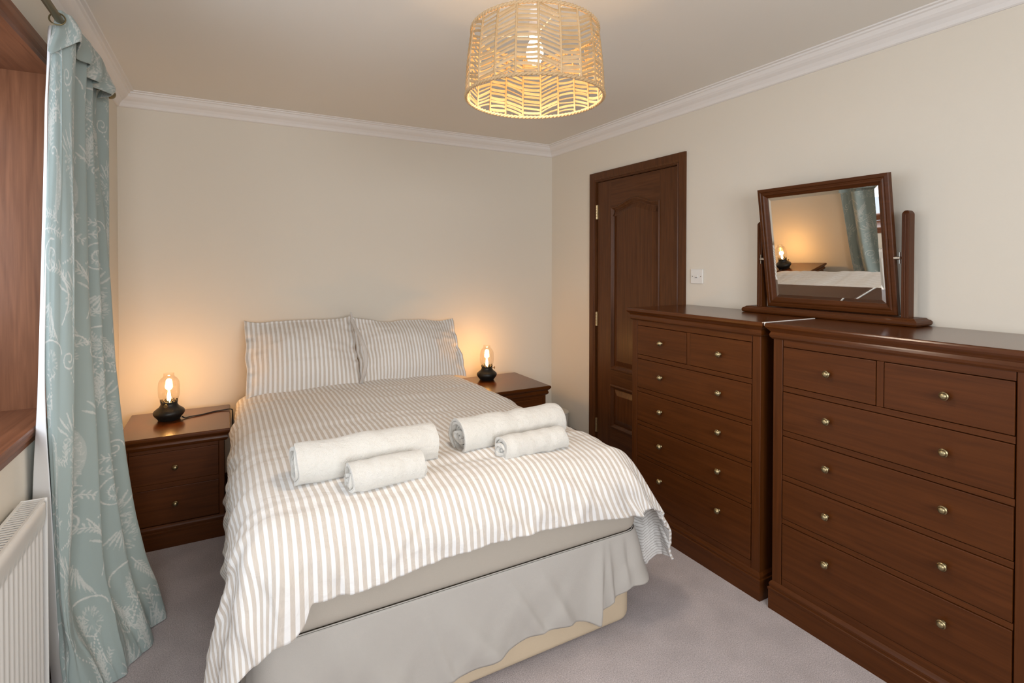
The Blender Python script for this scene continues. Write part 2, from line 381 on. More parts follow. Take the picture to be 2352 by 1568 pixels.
# sill with a stepped nosing
bm = bmesh.new()
sp = [(XO, .870), (XL, .870), (XL, .840), (XL+.006, .840), (XL+.009, .856), (XL+.013, .862), (XL+.013, .874), (XL+.019, .878), (XL+.019, .888), (XL+.016, .893), (XO, .893)]
A = [bm.verts.new((x, WY0-.06, z)) for x, z in sp]; B = [bm.verts.new((x, WY1+.06, z)) for x, z in sp]
for k in range(len(sp)): bm.faces.new((A[k], A[(k+1)%len(sp)], B[(k+1)%len(sp)], B[k]))
bm.faces.new(A); bm.faces.new(B)
obj('sill', bm, NY, win)
xs = XO-.02
for k in range(3):
    y0 = WY0 + (WY1-WY0)*k/3; y1 = WY0 + (WY1-WY0)*(k+1)/3
    path = [(y0, WZ0), (y0, WZ1), (y1, WZ1), (y1, WZ0)]
    fr = obj('sash', sweep(path, [(0, 0), (0, .045), (-.045, .045), (-.055, .03), (-.055, 0)], lambda u, v, h: (xs-.03+h, u, v)), NZ, win)
    bx('pane', xs-.018, xs-.014, y0+.05, y1-.05, WZ0+.05, WZ1-.05, M_pane, fr, bevel=0)
win_added = thing('added_rear_window', '', ''); del win_added['label'], win_added['category']; struct(win_added)  # window made up behind the camera to carry the rear fill
for k in range(2):
    x0 = RX0+(RX1-RX0)*k/2; x1 = RX0+(RX1-RX0)*(k+1)/2
    path = [(x0, RZ0), (x1, RZ0), (x1, RZ1), (x0, RZ1)]
    fr = obj('sash', sweep(path, [(0, 0), (0, .045), (.045, .045), (.055, .03), (.055, 0)], lambda u, v, h: (u, YF-.10+h, v)), NZ, win_added)
    bx('pane', x0+.05, x1-.05, YF-.085, YF-.081, RZ0+.05, RZ1-.05, M_pane, fr, bevel=0)

# ------------------------------------------------------------ door in the right wall
door = thing('door_1', '', ''); del door['label'], door['category']; struct(door)
XD = XR+.004        # face of the leaf
def dmap(u, v, h): return (XD-h, u, v)
arp = [(0, 0), (0, .010), (.004, .012), (.010, .008), (.016, .012), (.022, .016), (.058, .018), (.064, .016), (.066, 0)]
path = [(DY0-.008, .0), (DY0-.008, DZ1+.006), (DY1+.008, DZ1+.006), (DY1+.008, .0)]
obj('architrave', sweep(path, arp, lambda u, v, h: (XR-h, u, v), closed=False), DZ, door)
path = [(DY0-.006, 0), (DY0-.006, DZ1+.004), (DY1+.006, DZ1+.004), (DY1+.006, 0)]
obj('door_lining', sweep(path, [(-.002, .0), (-.002, -.10), (.016, -.10), (.016, .0)], lambda u, v, h: (XR+.0-h, u, v), closed=False), DZ, door)
def arch(y0, y1, z0, zs, za, n=15):
    """closed outline: flat bottom, sides, ogee arched head"""
    pts = [(y0, z0), (y1, z0)]
    for i in range(2*n+1):
        t = i/(2*n); y = y1+(y0-y1)*t; s = abs(t-.5)*2
        if s > .86: z = zs
        else:
            q = s/.86; z = zs + (za-zs)*(.5+.5*math.cos(math.pi*q))
        pts.append((y, z))
    return pts
up = arch(2.450, 2.923, .654, 1.806, 1.850); lo = [(2.450, .237), (2.923, .237), (2.923, .539), (2.450, .539)]
def plate(outer, holes, mapf, h, th=None):
    bm = bmesh.new(); edges = []
    for loop in [outer]+holes:
        vs = [bm.verts.new(mapf(u, v, h)) for u, v in loop]
        edges += [bm.edges.new((vs[i], vs[(i+1) % len(vs)])) for i in range(len(vs))]
    bmesh.ops.triangle_fill(bm, use_beauty=True, edges=edges); return bm
leaf = [(DY0+.004, .01), (DY1-.004, .01), (DY1-.004, DZ1-.002), (DY0+.004, DZ1-.002)]
# stiles, rails (each a board of its own) around the two panels
def rail(name, outline, m):
    bm = plate(outline, [], dmap, 0)
    ext = bmesh.ops.extrude_face_region(bm, geom=bm.faces[:]); bmesh.ops.translate(bm, verts=[v for v in ext['geom'] if isinstance(v, bmesh.types.BMVert)], vec=(.035, 0, 0))
    return obj(name, bm, m, door)
rail('stile', [(DY0+.004, .01), (2.450, .01), (2.450, DZ1-.002), (DY0+.004, DZ1-.002)], DZ)
rail('stile', [(2.923, .01), (DY1-.004, .01), (DY1-.004, DZ1-.002), (2.923, DZ1-.002)], DZ)
rail('rail', [(2.450, .01), (2.923, .01), (2.923, .237), (2.450, .237)], DY)
rail('rail', [(2.450, .539), (2.923, .539), (2.923, .654), (2.450, .654)], DY)
rail('rail', [(2.450, DZ1-.002), (2.923, DZ1-.002)] + up[2:], DY)
mp = [(-.004, -.0005), (-.004, .003), (.002, .007), (.008, .007), (.012, .002), (.018, -.004), (.024, -.010), (.024, -.016), (-.004, -.016)]
for nm, pts in (('panel', up), ('panel', lo)):
    mo = obj('panel_moulding', sweep(pts, mp, dmap), DZ, door)
    bm = bmesh.new(); rings = []
    for a, h in ((.020, -.013), (.030, -.013), (.062, -.002), (.066, -.001)):
        rings.append([bm.verts.new(dmap(q.x, q.y, h)) for q in offset_path(pts, a, True)])
    for r, s in zip(rings, rings[1:]):
        for i in range(len(r)): bm.faces.new((r[i], r[(i+1)%len(r)], s[(i+1)%len(r)], s[i]))
    bmesh.ops.triangle_fill(bm, use_beauty=True, edges=[bm.edges.get((rings[-1][i], rings[-1][(i+1)%len(pts)])) for i in range(len(pts))])
    obj('raised_panel', bm, DZ, door)
for z in (1.783, .997, .212):
    hg = bmesh.new()
    for k in range(5):
        z0 = z-.052+k*.0208
        h2 = lathe([(.0055, .0), (.0068, .001), (.0068, .0188), (.0055, .0198)], 12, XR-.004, DY1+.000, z0)
        me = bpy.data.meshes.new('t'); h2.to_mesh(me); h2.free(); hg.from_mesh(me)
    box(hg, XR-.003, XR+.003, DY1-.010, DY1+.010, z-.052, z+.052)
    obj('hinge', hg, M_hinge, door)

# ------------------------------------------------------------ light switch
sw = thing('light_switch', 'white square plastic fused wall switch between the door and the mirror', 'switch', (XR, 2.140, 1.330))
bx('face_plate', -.009, 0, -.044, .044, -.042, .042, M_plastic, sw, bevel=.003, seg=2)
bx('rocker', -.012, -.008, -.011, .011, -.010, .008, M_plastic, sw, bevel=.001)
for s in (-1, 1):
    b_ = lathe([(.0034, 0), (.0034, .001)], 12); bmesh.ops.rotate(b_, verts=b_.verts, matrix=Matrix.Rotation(-math.pi/2, 3, 'Y')); bmesh.ops.translate(b_, verts=b_.verts, vec=(-.009, s*.030, 0))
    obj('screw', b_, plain('screw_steel', (.35, .33, .30), .4, metal=1) if s < 0 else bpy.data.materials['screw_steel'], sw)
b_ = bmesh.new(); box(b_, -.0128, -.0118, -.008, .008, -.007, -.0045); obj('switch_mark', b_, bpy.data.materials['grille_shadow'], sw)

# ------------------------------------------------------------ knob, chests, nightstands
def knob_bm():
    return lathe([(.0075, 0), (.0075, .003), (.005, .005), (.0042, .010), (.006, .012), (.0120, .014), (.0135, .017), (.0128, .0185), (.0118, .0188), (.0110, .0205), (.0100, .0215), (.0098, .0225), (.0075, .0255), (.0035, .027), (.0005, .0272)], 24)
kb = knob_bm(); bmesh.ops.recalc_face_normals(kb, faces=kb.faces); KM = bpy.data.meshes.new('knob'); kb.to_mesh(KM); kb.free(); KM.materials.append(M_brass)
KM.polygons.foreach_set('use_smooth', [True]*len(KM.polygons))
def knob(parent, loc, d):
    o = bpy.data.objects.new('knob', KM); C.objects.link(o); o.parent = parent; o.location = loc
    o.rotation_euler = (0, -math.pi/2, 0) if d == 'x' else (math.pi/2, 0, 0)
    return o
def carcass_top(w0, w1, d0, d1, ztop, side):
    """moulded top: profile (outset, z), local"""
    return [(0.000, ztop-.064), (.004, ztop-.063), (.010, ztop-.056), (.0125, ztop-.047), (.010, ztop-.040), (.008, ztop-.036), (.012, ztop-.030), (.019, ztop-.022), (.020, ztop-.020), (.022, ztop-.0195), (.0245, ztop-.015), (.0245, ztop-.007), (.0225, ztop-.0025), (.019, ztop)]
PLINTH = [(.010, 0), (.010, .076), (.012, .0775), (.0125, .086), (.010, .0885), (.007, .0895), (.007, .094), (.0085, .096), (.0085, .103), (.005, .110), (0, .116)]
def chest(label, y0):
    """tall chest, front faces -X; local frame: x 0 at front face, y 0..W"""
    Wd, D = .780, XR-.02-1.942
    t = thing('chest_of_drawers', label, 'chest of drawers', (1.942, y0, 0), 'pair of matching tall chests against the right wall')
    H = 1.163
    bm = bmesh.new(); box(bm, .022, D, 0.0, Wd, .09, H-.06); obj('carcass', bm, WZ, t)
    bx('side_panel', .0, D, -.001, .004, .09, H-.06, WZ, t); bx('side_panel', .0, D, Wd-.004, Wd+.001, .09, H-.06, WZ, t)
    for a, b in ((0.0, .040), (Wd-.040, Wd)):
        s = bx('stile', 0, .03, a+.0015, b-.0012, .10, H-.06, WZ, t, bevel=.002)
    oy0, oy1 = .041, Wd-.041
    bx('rail', .001, .03, oy0, oy1, 1.073, H-.06, WY, t, bevel=.001)
    bx('rail', .0012, .03, oy0, oy1, .10, .1445, WY, t, bevel=.001)
    rows = [(.917, 1.072), (.740, .894), (.562, .717), (.386, .540), (.145, .365)]
    kz = [.997, .822, .646, .470, .292]
    for i, (z0, z1) in enumerate(rows):
        if i < 4:
            nz = rows[i+1][1]; bx('rail', .0012, .03, oy0, oy1, nz+.0012, z0-.0012, WY, t, bevel=.0006)
        kk = .598-.0, .239-.0
        ky = (Wd-.219, Wd-.580+.002) if False else (.561, .202)
        g = .0013
        if i == 0:
            m0, m1 = .376, .400
            bx('divider', .0012, .03, m0+.001, m1-.001, z0, z1, WZ, t, bevel=.0006)
            for (a, b), k in (((m1, oy1), ky[0]), ((oy0, m0), ky[1])):
                d = bx('drawer', -.0012, .02, a+g, b-g, z0+g, z1-g, WY, t, bevel=.0018, seg=2)
                knob(d, (-.001, k, kz[0]), 'x')
        else:
            d = bx('drawer', -.0012, .02, oy0+g, oy1-g, z0+g, z1-g, WY, t, bevel=.0018, seg=2)
            for k in ky: knob(d, (-.001, k, kz[i]), 'x')
    obj('top', loft_rect(carcass_top(0, 0, 0, 0, H, 0), 0, D, 0, Wd, (1, 0, 1, 1)), TY, t)
    obj('plinth', loft_rect(PLINTH, 0, D, 0, Wd, (1, 0, 1, 1)), WY, t)
    return t
chest('tall dark cherry wood six-drawer chest nearer the door, left of the gap', 1.399)
chest('tall dark cherry wood six-drawer chest nearest the camera, right of the gap', .560)
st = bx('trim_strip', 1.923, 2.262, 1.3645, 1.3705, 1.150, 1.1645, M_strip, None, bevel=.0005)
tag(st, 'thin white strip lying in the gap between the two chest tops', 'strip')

def nightstand(label, x0):
    Wd, D = .425, .49
    t = thing('nightstand', label, 'nightstand', (x0, 3.062, 0), 'matching two-drawer nightstands either side of the bed')
    H = .556
    bm = bmesh.new(); box(bm, 0, Wd, .022, D, .08, H-.05); obj('carcass', bm, WZ, t)
    bx('side_panel', -.001, .004, 0, D, .08, H-.05, WZ, t); bx('side_panel', Wd-.004, Wd+.001, 0, D, .08, H-.05, WZ, t)
    bx('stile', .001, .0235, 0, .03, .09, H-.05, WZ, t); bx('stile', Wd-.0235, Wd-.001, 0, .03, .09, H-.05, WZ, t)
    bx('rail', .0245, Wd-.0245, .001, .03, .474, H-.05, WX, t, bevel=.001); bx('rail', .0245, Wd-.0245, .001, .03, .2955, .3205, WX, t, bevel=.0006)
    for z0, z1, k in ((.3215, .473, .394), (.118, .2945, .214)):
        d = bx('drawer', .0250, Wd-.0250, -.0012, .02, z0, z1, WX, t, bevel=.0018, seg=2)
        knob(d, (Wd/2, -.001, k), 'y')
    pr = [(o*1.0, z) for o, z in carcass_top(0, 0, 0, 0, H, 0)]
    obj('top', loft_rect(pr, -.006, Wd+.006, 0, D, (1, 1, 1, 0)), TX, t)
    obj('plinth', loft_rect([(o, z*.98) for o, z in PLINTH], 0, Wd, 0, D, (1, 1, 1, 0)), WX, t)
    return t
nightstand('dark cherry two-drawer nightstand left of the bed beside the curtain', -.4425)
nightstand('dark cherry two-drawer nightstand right of the bed in the far corner', 1.5175)

# ------------------------------------------------------------ oil-lantern style lamps
def lantern(label, x, y, z, ang, cable):
    t = thing('table_lantern', label, 'lamp', (x, y, z), 'glass chimney lanterns on the nightstands')
    obj('base', lathe([(.048, 0), (.052, .004), (.056, .012), (.068, .026), (.0725, .034), (.0735, .042), (.071, .050), (.060, .060), (.046, .071), (.041, .080), (.039, .084), (.0385, .092)], 48), M_black, t, smooth=True)
    # gallery: pierced crown ring
    bm = lathe([(.038, .090), (.0395, .092), (.0395, .100), (.036, .100), (.036, .090)], 40, caps=False)
    for i in range(12):
        a = i*math.pi/6; c, s = math.cos(a)*.038, math.sin(a)*.038
        box(bm, c-.003, c+.003, s-.003, s+.003, .098, .108+.004*(i % 3 == 0))
    obj('gallery', bm, M_black, t)
    kn = bmesh.new(); tube([(.038, 0, .086), (.058, 0, .086)], .0022, 8, bm=kn); tube([(.057, 0, .086), (.060, 0, .086)], .0095, 16, bm=kn)
    bmesh.ops.rotate(kn, verts=kn.verts, matrix=Matrix.Rotation(ang, 3, 'Z')); obj('wick_knob', kn, plain('wick_brass', (.30, .22, .10), .4, metal=1), t)
    g = [(.036, .098), (.044, .112), (.0495, .130), (.0505, .150), (.0505, .185), (.048, .205), (.039, .222), (.028, .232), (.0245, .238), (.0245, .252)]
    obj('glass_chimney', lathe(g, 48, caps=False), M_glass, t, smooth=True)
    fl = obj('filament_bulb', lathe([(.003, .094), (.0075, .104), (.0095, .118), (.0082, .133), (.0048, .150), (.0022, .168), (.0009, .185), (.0009, .215)], 20), M_flame, t, smooth=True)
    l = bpy.data.lights.new('lantern_light', 'POINT'); l.energy = 4.0; l.color = (1, .50, .15); l.shadow_soft_size = .02
    lo_ = bpy.data.objects.new('lantern_light', l); C.objects.link(lo_); lo_.parent = t; lo_.location = (0, 0, .16)
    if cable:
        obj('cable', tube(cable, .0033, 8), M_cable, t, smooth=True)
    return t
def spline(pts, n=8):
    P = [Vector(p) for p in pts]; out = []
    for i in range(len(P)-1):
        a = P[max(i-1, 0)]; b = P[i]; c = P[i+1]; d = P[min(i+2, len(P)-1)]
        for k in range(n):
            t = k/n; out.append(.5*((2*b)+(c-a)*t+(2*a-5*b+4*c-d)*t*t+(3*b-a-3*c+d)*t**3))
    out.append(P[-1]); return out
cab = [(.060, -.005, .010), (.075, -.020, .004), (.100, -.006, .004), (.150, .010, .0035), (.210, .045, .0035), (.255, .055, .004), (.285, .052, .006), (.298, .048, .004), (.3035, .046, -.010), (.3035, .050, -.10)]
lantern('lit black lantern with glass chimney on the left nightstand, black cable trailing', -.279, 3.362, .556, -1.75, spline(cab))
lantern('lit black lantern with glass chimney on the right nightstand in the corner', 1.662, 3.42, .556, -.15, None)

# ------------------------------------------------------------ dressing mirror on the chests
mz = 1.1635
mr = thing('dressing_mirror', 'tilting cherry-framed dressing mirror standing across both chest tops', 'mirror', (2.33, 1.36, mz))
obj('base_board', loft_rect([(-.004, 0), (0, .002), (.003, .008), (.003, .016), (-.001, .022), (-.006, .024), (-.008, .026), (-.012, .030)], -.058, .060, -.372, .380), WY, mr)
for s, yy in ((1, .312), (-1, -.318)):
    bm = loft_rect([(0, .028), (0, .435), (-.004, .444), (-.008, .447)], -.024, .020, yy-.013, yy+.013)
    p = obj('upright', bm, WZ, mr, bevel=.003, seg=2)
    bx('bead', -.0275, -.022, yy-.002, yy+.002, .03, .430, WZ, mr, bevel=.001)
    pv = bmesh.new(); tube([(-.03, yy-s*.012, .262), (-.03, yy-s*.034, .262)], .0075, 14, bm=pv); box(pv, -.034, -.026, min(yy-s*.013, yy-s*.016), max(yy-s*.013, yy-s*.016), .24, .284)
    obj('pivot', pv, plain('pivot_chrome', (.6, .6, .58), .25, metal=1) if s > 0 else bpy.data.materials['pivot_chrome'], mr)
# frame: centred (y 1.358) 0.568 wide, z 1.199..1.757, tilted with the top towards the room
Hf, Wf, TH = .566, .568, math.atan2(.085, .560)
cx0, cz0 = 2.296-2.33, 1.478-mz
def fmap(u, v, h):   # u along y, v up the frame, h out of the frame towards the room
    return (cx0 - v*math.sin(TH) - h*math.cos(TH), u-.002, cz0 + v*math.cos(TH) - h*math.sin(TH))
path = [(-Wf/2, -Hf/2), (Wf/2, -Hf/2), (Wf/2, Hf/2), (-Wf/2, Hf/2)]
prf = [(0, -.012), (0, .008), (.003, .011), (.014, .012), (.017, .009), (.020, .009), (.024, .012), (.029, .012), (.033, .007), (.040, .003), (.044, .0), (.044, -.012)]
obj('frame', sweep(path, prf, fmap), WY, mr)
bm = bmesh.new(); r_ = []
for a, h in ((.040, -.0035), (.058, -.0008)):
    r_.append([bm.verts.new(fmap(q.x, q.y, h)) for q in offset_path(path, a, True)])
for i in range(4): bm.faces.new((r_[0][i], r_[0][(i+1)%4], r_[1][(i+1)%4], r_[1][i]))
bm.faces.new(r_[1]); obj('mirror_glass', bm, M_mirror, mr)
bm = bmesh.new(); v_ = [bm.verts.new(fmap(q.x, q.y, -.0125)) for q in offset_path(path, .002, True)]; bm.faces.new(v_)
obj('backing', bm, WZ, mr)

# ------------------------------------------------------------ waste bin in the corner
bn = thing('pedal_bin', 'small cream round lidded bin in the corner behind the bed', 'bin', (2.288, 3.44, 0))
obj('body', lathe([(.085, 0), (.088, .004), (.092, .225), (.090, .228)], 40), M_cream, bn, smooth=False)
obj('lid', lathe([(.094, .226), (.096, .229), (.096, .236), (.090, .241), (.05, .246), (.001, .248)], 40), M_cream, bn)

# ------------------------------------------------------------ radiator
rad = thing('radiator', 'white ribbed panel radiator with top grille below the window', 'radiator', (XL, 0, 0))
ZT, Y0, Y1 = .712, .25, 1.995
xb, xf = .018, .075
bm = bmesh.new()
n = int((Y1-Y0-.03)/.0335); seg = 10; rows = []
ys = []; hs = []
for i in range(n):
    for k in range(seg):
        ys.append(Y0+.015+(i+k/seg)*.0335); q = abs(((k/seg)*2)-1); hs.append(-.0055*(1-sstep(.35, .85, 1-q)) )
ys.append(Y0+.015+n*.0335); hs.append(-.0055)
zl = [.13, .150, .162, .628, .640, .668, .684, ZT-.006, ZT]
for z in zl:
    row = []
    rib = float(sstep(.145, .165, z)*(1-sstep(.626, .642, z)))
    for y, h in zip(ys, hs):
        off = 0 if z < ZT-.003 else -.006
        hh = h*rib
        if z > .66 and z < ZT-.003: hh = .0035
        row.append(bm.verts.new((xf+hh+off, y, z)))
    rows.append(row)
for a, b in zip(rows, rows[1:]):
    for i in range(len(a)-1): bm.faces.new((a[i], a[i+1], b[i+1], b[i]))
o = obj('front_panel', bm, M_white, rad, smooth=True)
o.modifiers.new('s', 'SOLIDIFY').thickness = .0015
bx('back_panel', xb, xb+.004, Y0, Y1, .13, ZT-.012, M_white, rad, bevel=0)
bx('side_cover', xb, xf+.003, Y1-.003, Y1+.001, .14, ZT+.001, M_white, rad, bevel=.0008)
bx('side_cover', xb, xf+.003, Y0-.001, Y0+.003, .14, ZT+.001, M_white, rad, bevel=.0008)
bx('grille_edge', xb, xb+.009, Y0, Y1, ZT-.008, ZT, M_white, rad, bevel=.0008)
bx('grille_edge', xf-.010, xf-.002, Y0, Y1, ZT-.008, ZT, M_white, rad, bevel=.0008)
bx('convector', xb+.012, xf-.014, Y0+.02, Y1-.02, .14, ZT-.03, M_slot, rad, bevel=0)
me = bpy.data.meshes.new('grille_bar'); b_ = bmesh.new(); box(b_, xb+.008, xf-.009, -.0046, .0046, ZT-.0025, ZT-.001); bmesh.ops.recalc_face_normals(b_, faces=b_.faces); b_.to_mesh(me); b_.free(); me.materials.append(M_white)
y = Y0+.012
while y < Y1-.006:
    g = bpy.data.objects.new('grille_bar', me); C.objects.link(g); g.parent = rad; g.location = (0, y, 0); y += .0155

# ------------------------------------------------------------ pendant lamp with woven cane shade
PX, PYW = .882, 1.460
pd = thing('pendant_lamp', 'round woven cane drum pendant lampshade hanging lit from the ceiling', 'lamp', (PX, PYW, 0))
Z0, Z1, RA, RB = 1.940, 2.152, .2225, .204
def shade_pt(t, z, out=0):
    f = (z-Z0)/(Z1-Z0); r = RA+(RB-RA)*f + .004*math.sin(f*math.pi) + out
    return Vector((r*math.cos(t), r*math.sin(t), z))
NS = 21
def rope(name, zc, r0):
    bm = bmesh.new(); N = 240
    for s in range(2):
        pts = []
        for i in range(N):
            t = 2*math.pi*i/N; w = t*48+s*math.pi; r = r0+.0028*math.cos(w)
            pts.append((r*math.cos(t), r*math.sin(t), zc+.0028*math.sin(w)))
        tube(pts, .0042, 6, closed=True, bm=bm)
    return obj(name, bm, M_cane, pd, smooth=True)
rope('rim', Z0, RA); rope('rim', Z1, RB)
for i in range(NS):
    t = 2*math.pi*i/NS+.03
    bm = bmesh.new(); pts = [shade_pt(t, Z0+(Z1-Z0)*k/24) for k in range(25)]
    rr = [.0030+.0011*(k % 2) for k in range(25)]
    tube(pts, rr, 6, bm=bm); obj('rib', bm, M_cane, pd, smooth=True)
slants = []
for i in range(NS):
    slants.append([.030, .004, -.026, .006, .024, -.006, -.030, .010][i % 8]*random.uniform(.7, 1.2))
for i in range(NS):
    t0 = 2*math.pi*i/NS+.03; t1 = t0+2*math.pi/NS; NSt = 14
    for k in range(NSt):
        zc = Z0+.008+(Z1-Z0-.016)*(k+.5)/NSt + random.uniform(-.0015, .0015)
        sl = slants[i]+random.uniform(-.004, .004); bow = random.uniform(-.003, .003)
        za = min(max(zc-sl/2, Z0+.003), Z1-.003); zb = min(max(zc+sl/2, Z0+.003), Z1-.003)
        p0 = shade_pt(t0, za, .001); p1 = shade_pt(t1, zb, .001); pm = (p0+p1)/2 + Vector((0, 0, bow))
        hw = random.uniform(.0036, .0053)*(.6 if random.random() < .12 else 1)
        nr = Vector((math.cos((t0+t1)/2), math.sin((t0+t1)/2), 0))
        bm = bmesh.new(); R = []
        for p in (p0, p0.lerp(pm, .5)+Vector((0,0,bow*.25)), pm, pm.lerp(p1, .5)+Vector((0,0,bow*.25)), p1):
            R.append([bm.verts.new(p+v) for v in (nr*.0016, Vector((0,0,hw)), -nr*.0016, Vector((0,0,-hw)))])
        for a, b in zip(R, R[1:]):
            for q in range(4): bm.faces.new((a[q], a[(q+1)%4], b[(q+1)%4], b[q]))
        bm.faces.new(R[0]); bm.faces.new(R[-1])
        obj('cane_strip', bm, M_cane, pd)
# top spider, fitting, cord, rose, bulb
sp_ = bmesh.new()
for k in range(3):
    a = k*2*math.pi/3+.4; tube([(.022*math.cos(a), .022*math.sin(a), Z1-.01), (RB*math.cos(a), RB*math.sin(a), Z1)], .0018, 6, bm=sp_)
obj('spider', sp_, M_plastic, pd)
obj('bulb_holder', lathe([(.010, 2.235), (.018, 2.225), (.020, 2.190), (.021, 2.150), (.019, 2.140)], 24), M_plastic, pd)
obj('cord', tube([(0, 0, 2.232), (0, 0, ZC-.02)], .0035, 8), M_plastic, pd)
obj('ceiling_rose', lathe([(.012, ZC-.04), (.030, ZC-.03), (.038, ZC-.012), (.038, ZC)], 28), M_plastic, pd)
obj('bulb', lathe([(.013, 2.140), (.015, 2.128), (.0215, 2.116), (.0265, 2.100), (.0280, 2.085), (.0260, 2.070), (.0200, 2.058), (.0105, 2.050), (.001, 2.048)], 28), M_bulb, pd, smooth=True)
l = bpy.data.lights.new('bulb_light', 'POINT'); l.energy = 3.4; l.color = (1, .60, .24); l.shadow_soft_size = .03
o = bpy.data.objects.new('bulb_light', l); C.objects.link(o); o.parent = pd; o.location = (0, 0, 2.034)
l = bpy.data.lights.new('bed_fill_spot', 'SPOT'); l.energy = 24; l.color = (1, .87, .74); l.shadow_soft_size = .14; l.spot_size = math.radians(165); l.spot_blend = .6  # extra spot added below the bulb to brighten the bed from above
o = bpy.data.objects.new('bed_fill_spot', l); C.objects.link(o); o.parent = pd; o.location = (0, 0, 1.99)

# ------------------------------------------------------------ curtain pole, rings, curtain
CX, CZ = -.440, 2.135
pole = thing('curtain_pole', 'aged brass curtain pole above the window', 'curtain pole', (CX, 0, CZ))
obj('rod', tube([(0, -.6, 0), (0, 2.80, 0)], .0105, 20), M_rod, pole, smooth=True)
obj('finial', lathe([(.006, 0), (.014, .004), (.009, .010), (.018, .022), (.020, .034), (.014, .046), (.002, .052)], 20), M_rod, pole, smooth=True)
fin = [c for c in pole.children if c.name.startswith('finial')][0]; fin.rotation_euler = (-math.pi/2, 0, 0); fin.location = (0, 2.80, 0)
br = bmesh.new(); box(br, XL-CX, -.006, 2.725, 2.745, -.012, .012); obj('bracket', br, M_rod, pole)
RN = ('dark brass ring nearest the camera where the pole enters the curtain', 'dark brass pole ring behind the first curtain pleat', 'dark brass pole ring behind the middle curtain pleats', 'dark brass pole ring by the last curtain pleat, nearest the back wall')
for yy, lb in zip((2.022, 2.20, 2.42, 2.66), RN):
    pts = [(.019*math.cos(a)*1, yy+.004*math.sin(a), -.006+.019*math.sin(a)) for a in np.linspace(0, 2*math.pi, 24, endpoint=False)]
    rg_ = tag(obj('curtain_ring', tube(pts, .0022, 8, closed=True), M_rod, None, smooth=True), lb, 'curtain ring', 'curtain rings over the gathered curtain')
    rg_.location = (CX, 0, CZ)

# columns across the gathered curtain: (image x at 7 heights, depth Y at 7 heights); ridges face the room
ZLV = [2.10, 1.9, 1.5, 1.0, .6, .3, .004]
def col(xs, Ys):
    out = []
    for x, Y, z in zip(xs, Ys, ZLV):
        # depth along the view -> image row of this height, then the sideways ratio there
        X = -.45
        for _ in range(4):
            c = Mc @ np.array([X, Y, z-CAMH]); py = PY + FPX*c[1]/c[2]; X = Y*ratio(x, py)
        out.append((X, Y, z))
    return out
def cst(X, Y): return [(X[i] if isinstance(X, (list, tuple)) else X, Y[i] if isinstance(Y, (list, tuple)) else Y, z) for i, z in enumerate(ZLV)]
K = [
 col([111,105,98,88,76,100,122], [2.12,2.12,2.12,2.12,2.13,2.15,2.17]),              # outer edge of lining return
 col([117,110,108,104,121,134,150], [2.075,2.075,2.075,2.08,2.085,2.09,2.09]),        # leading edge
 col([140,140,140,137,140,150,185], [2.072,2.075,2.080,2.075,2.06,2.055,2.05]),
 col([176,172,173,172,168,166,232], [2.11,2.11,2.11,2.11,2.10,2.09,2.10]),            # first ridge
 cst([-.500,-.500,-.500,-.500,-.490,-.45,-.355], [2.20,2.20,2.20,2.20,2.20,2.18,2.155]),
 col([199,196,204,216,229,244,296], [2.30,2.30,2.30,2.30,2.28,2.24,2.19]),            # second ridge
 cst([-.505,-.505,-.505,-.500,-.480,-.41,-.290], [2.38,2.38,2.38,2.38,2.36,2.32,2.25]),
 col([212,212,225,241,261,292,345], [2.46,2.46,2.46,2.46,2.44,2.40,2.30]),
 cst([-.510,-.510,-.510,-.505,-.480,-.40,-.270], [2.54,2.54,2.54,2.54,2.52,2.46,2.38]),
 col([220,220,244,268,294,325,374], [2.64,2.64,2.64,2.64,2.62,2.56,2.48]),            # last ridge, silhouette
 cst([-.49,-.49,-.49,-.49,-.49,-.45,-.36], [2.72,2.72,2.72,2.72,2.72,2.68,2.60]),
 cst([-.44,-.44,-.44,-.44,-.44,-.44,-.42], [2.78,2.78,2.78,2.78,2.78,2.76,2.70]),
]
K = np.array(K)                       # (cols, levels, 3)
def cr(P, t):
    """catmull-rom through P (n,...) at fractional positions t"""
    n = len(P); i = np.clip(np.floor(t).astype(int), 0, n-2); f = (t-i)
    sh = (-1,)+(1,)*(P.ndim-1); f = f.reshape(sh)
    a = P[np.clip(i-1, 0, n-1)]; b = P[i]; c = P[i+1]; d = P[np.clip(i+2, 0, n-1)]
    return .5*((2*b)+(c-a)*f+(2*a-5*b+4*c-d)*f*f+(3*b-a-3*c+d)*f**3)
NU, NV = 540, 780
tu = np.linspace(1, len(K)-1, NU)
zz = np.linspace(2.125, .004, NV)
tz = np.interp(-zz, -np.array(ZLV), np.arange(len(ZLV)))
Pc = cr(K.transpose(1, 0, 2), tz)             # (NV, cols, 3)
Pc = cr(np.ascontiguousarray(Pc.transpose(1, 0, 2)), tu)    # (NU, NV, 3)
Pc[:, :, 2] = zz[None, :]
U = (tu-1)[:, None]*.125 + 0*Pc[:, :, 0]; V = zz[None, :] + 0*Pc[:, :, 0]
# slumped, crumpled break of the cloth where it meets the floor
low = sstep(.42, .02, V)
Pc[:, :, 0] += .016*low*vnoise(U*9+3, V*9, 3) + .004*vnoise(U*15, V*2.2, 5) + .0035*vnoise(U*34, V*1.6, 15)
Pc[:, :, 1] -= .030*low*np.maximum(vnoise(U*6, V*7+2, 8), -.2) + .004*vnoise(U*15+9, V*2.5, 6) + .0035*vnoise(U*31+9, V*1.5, 16)
Pc[:, :, 2] += .010*low*(V < .12)*0

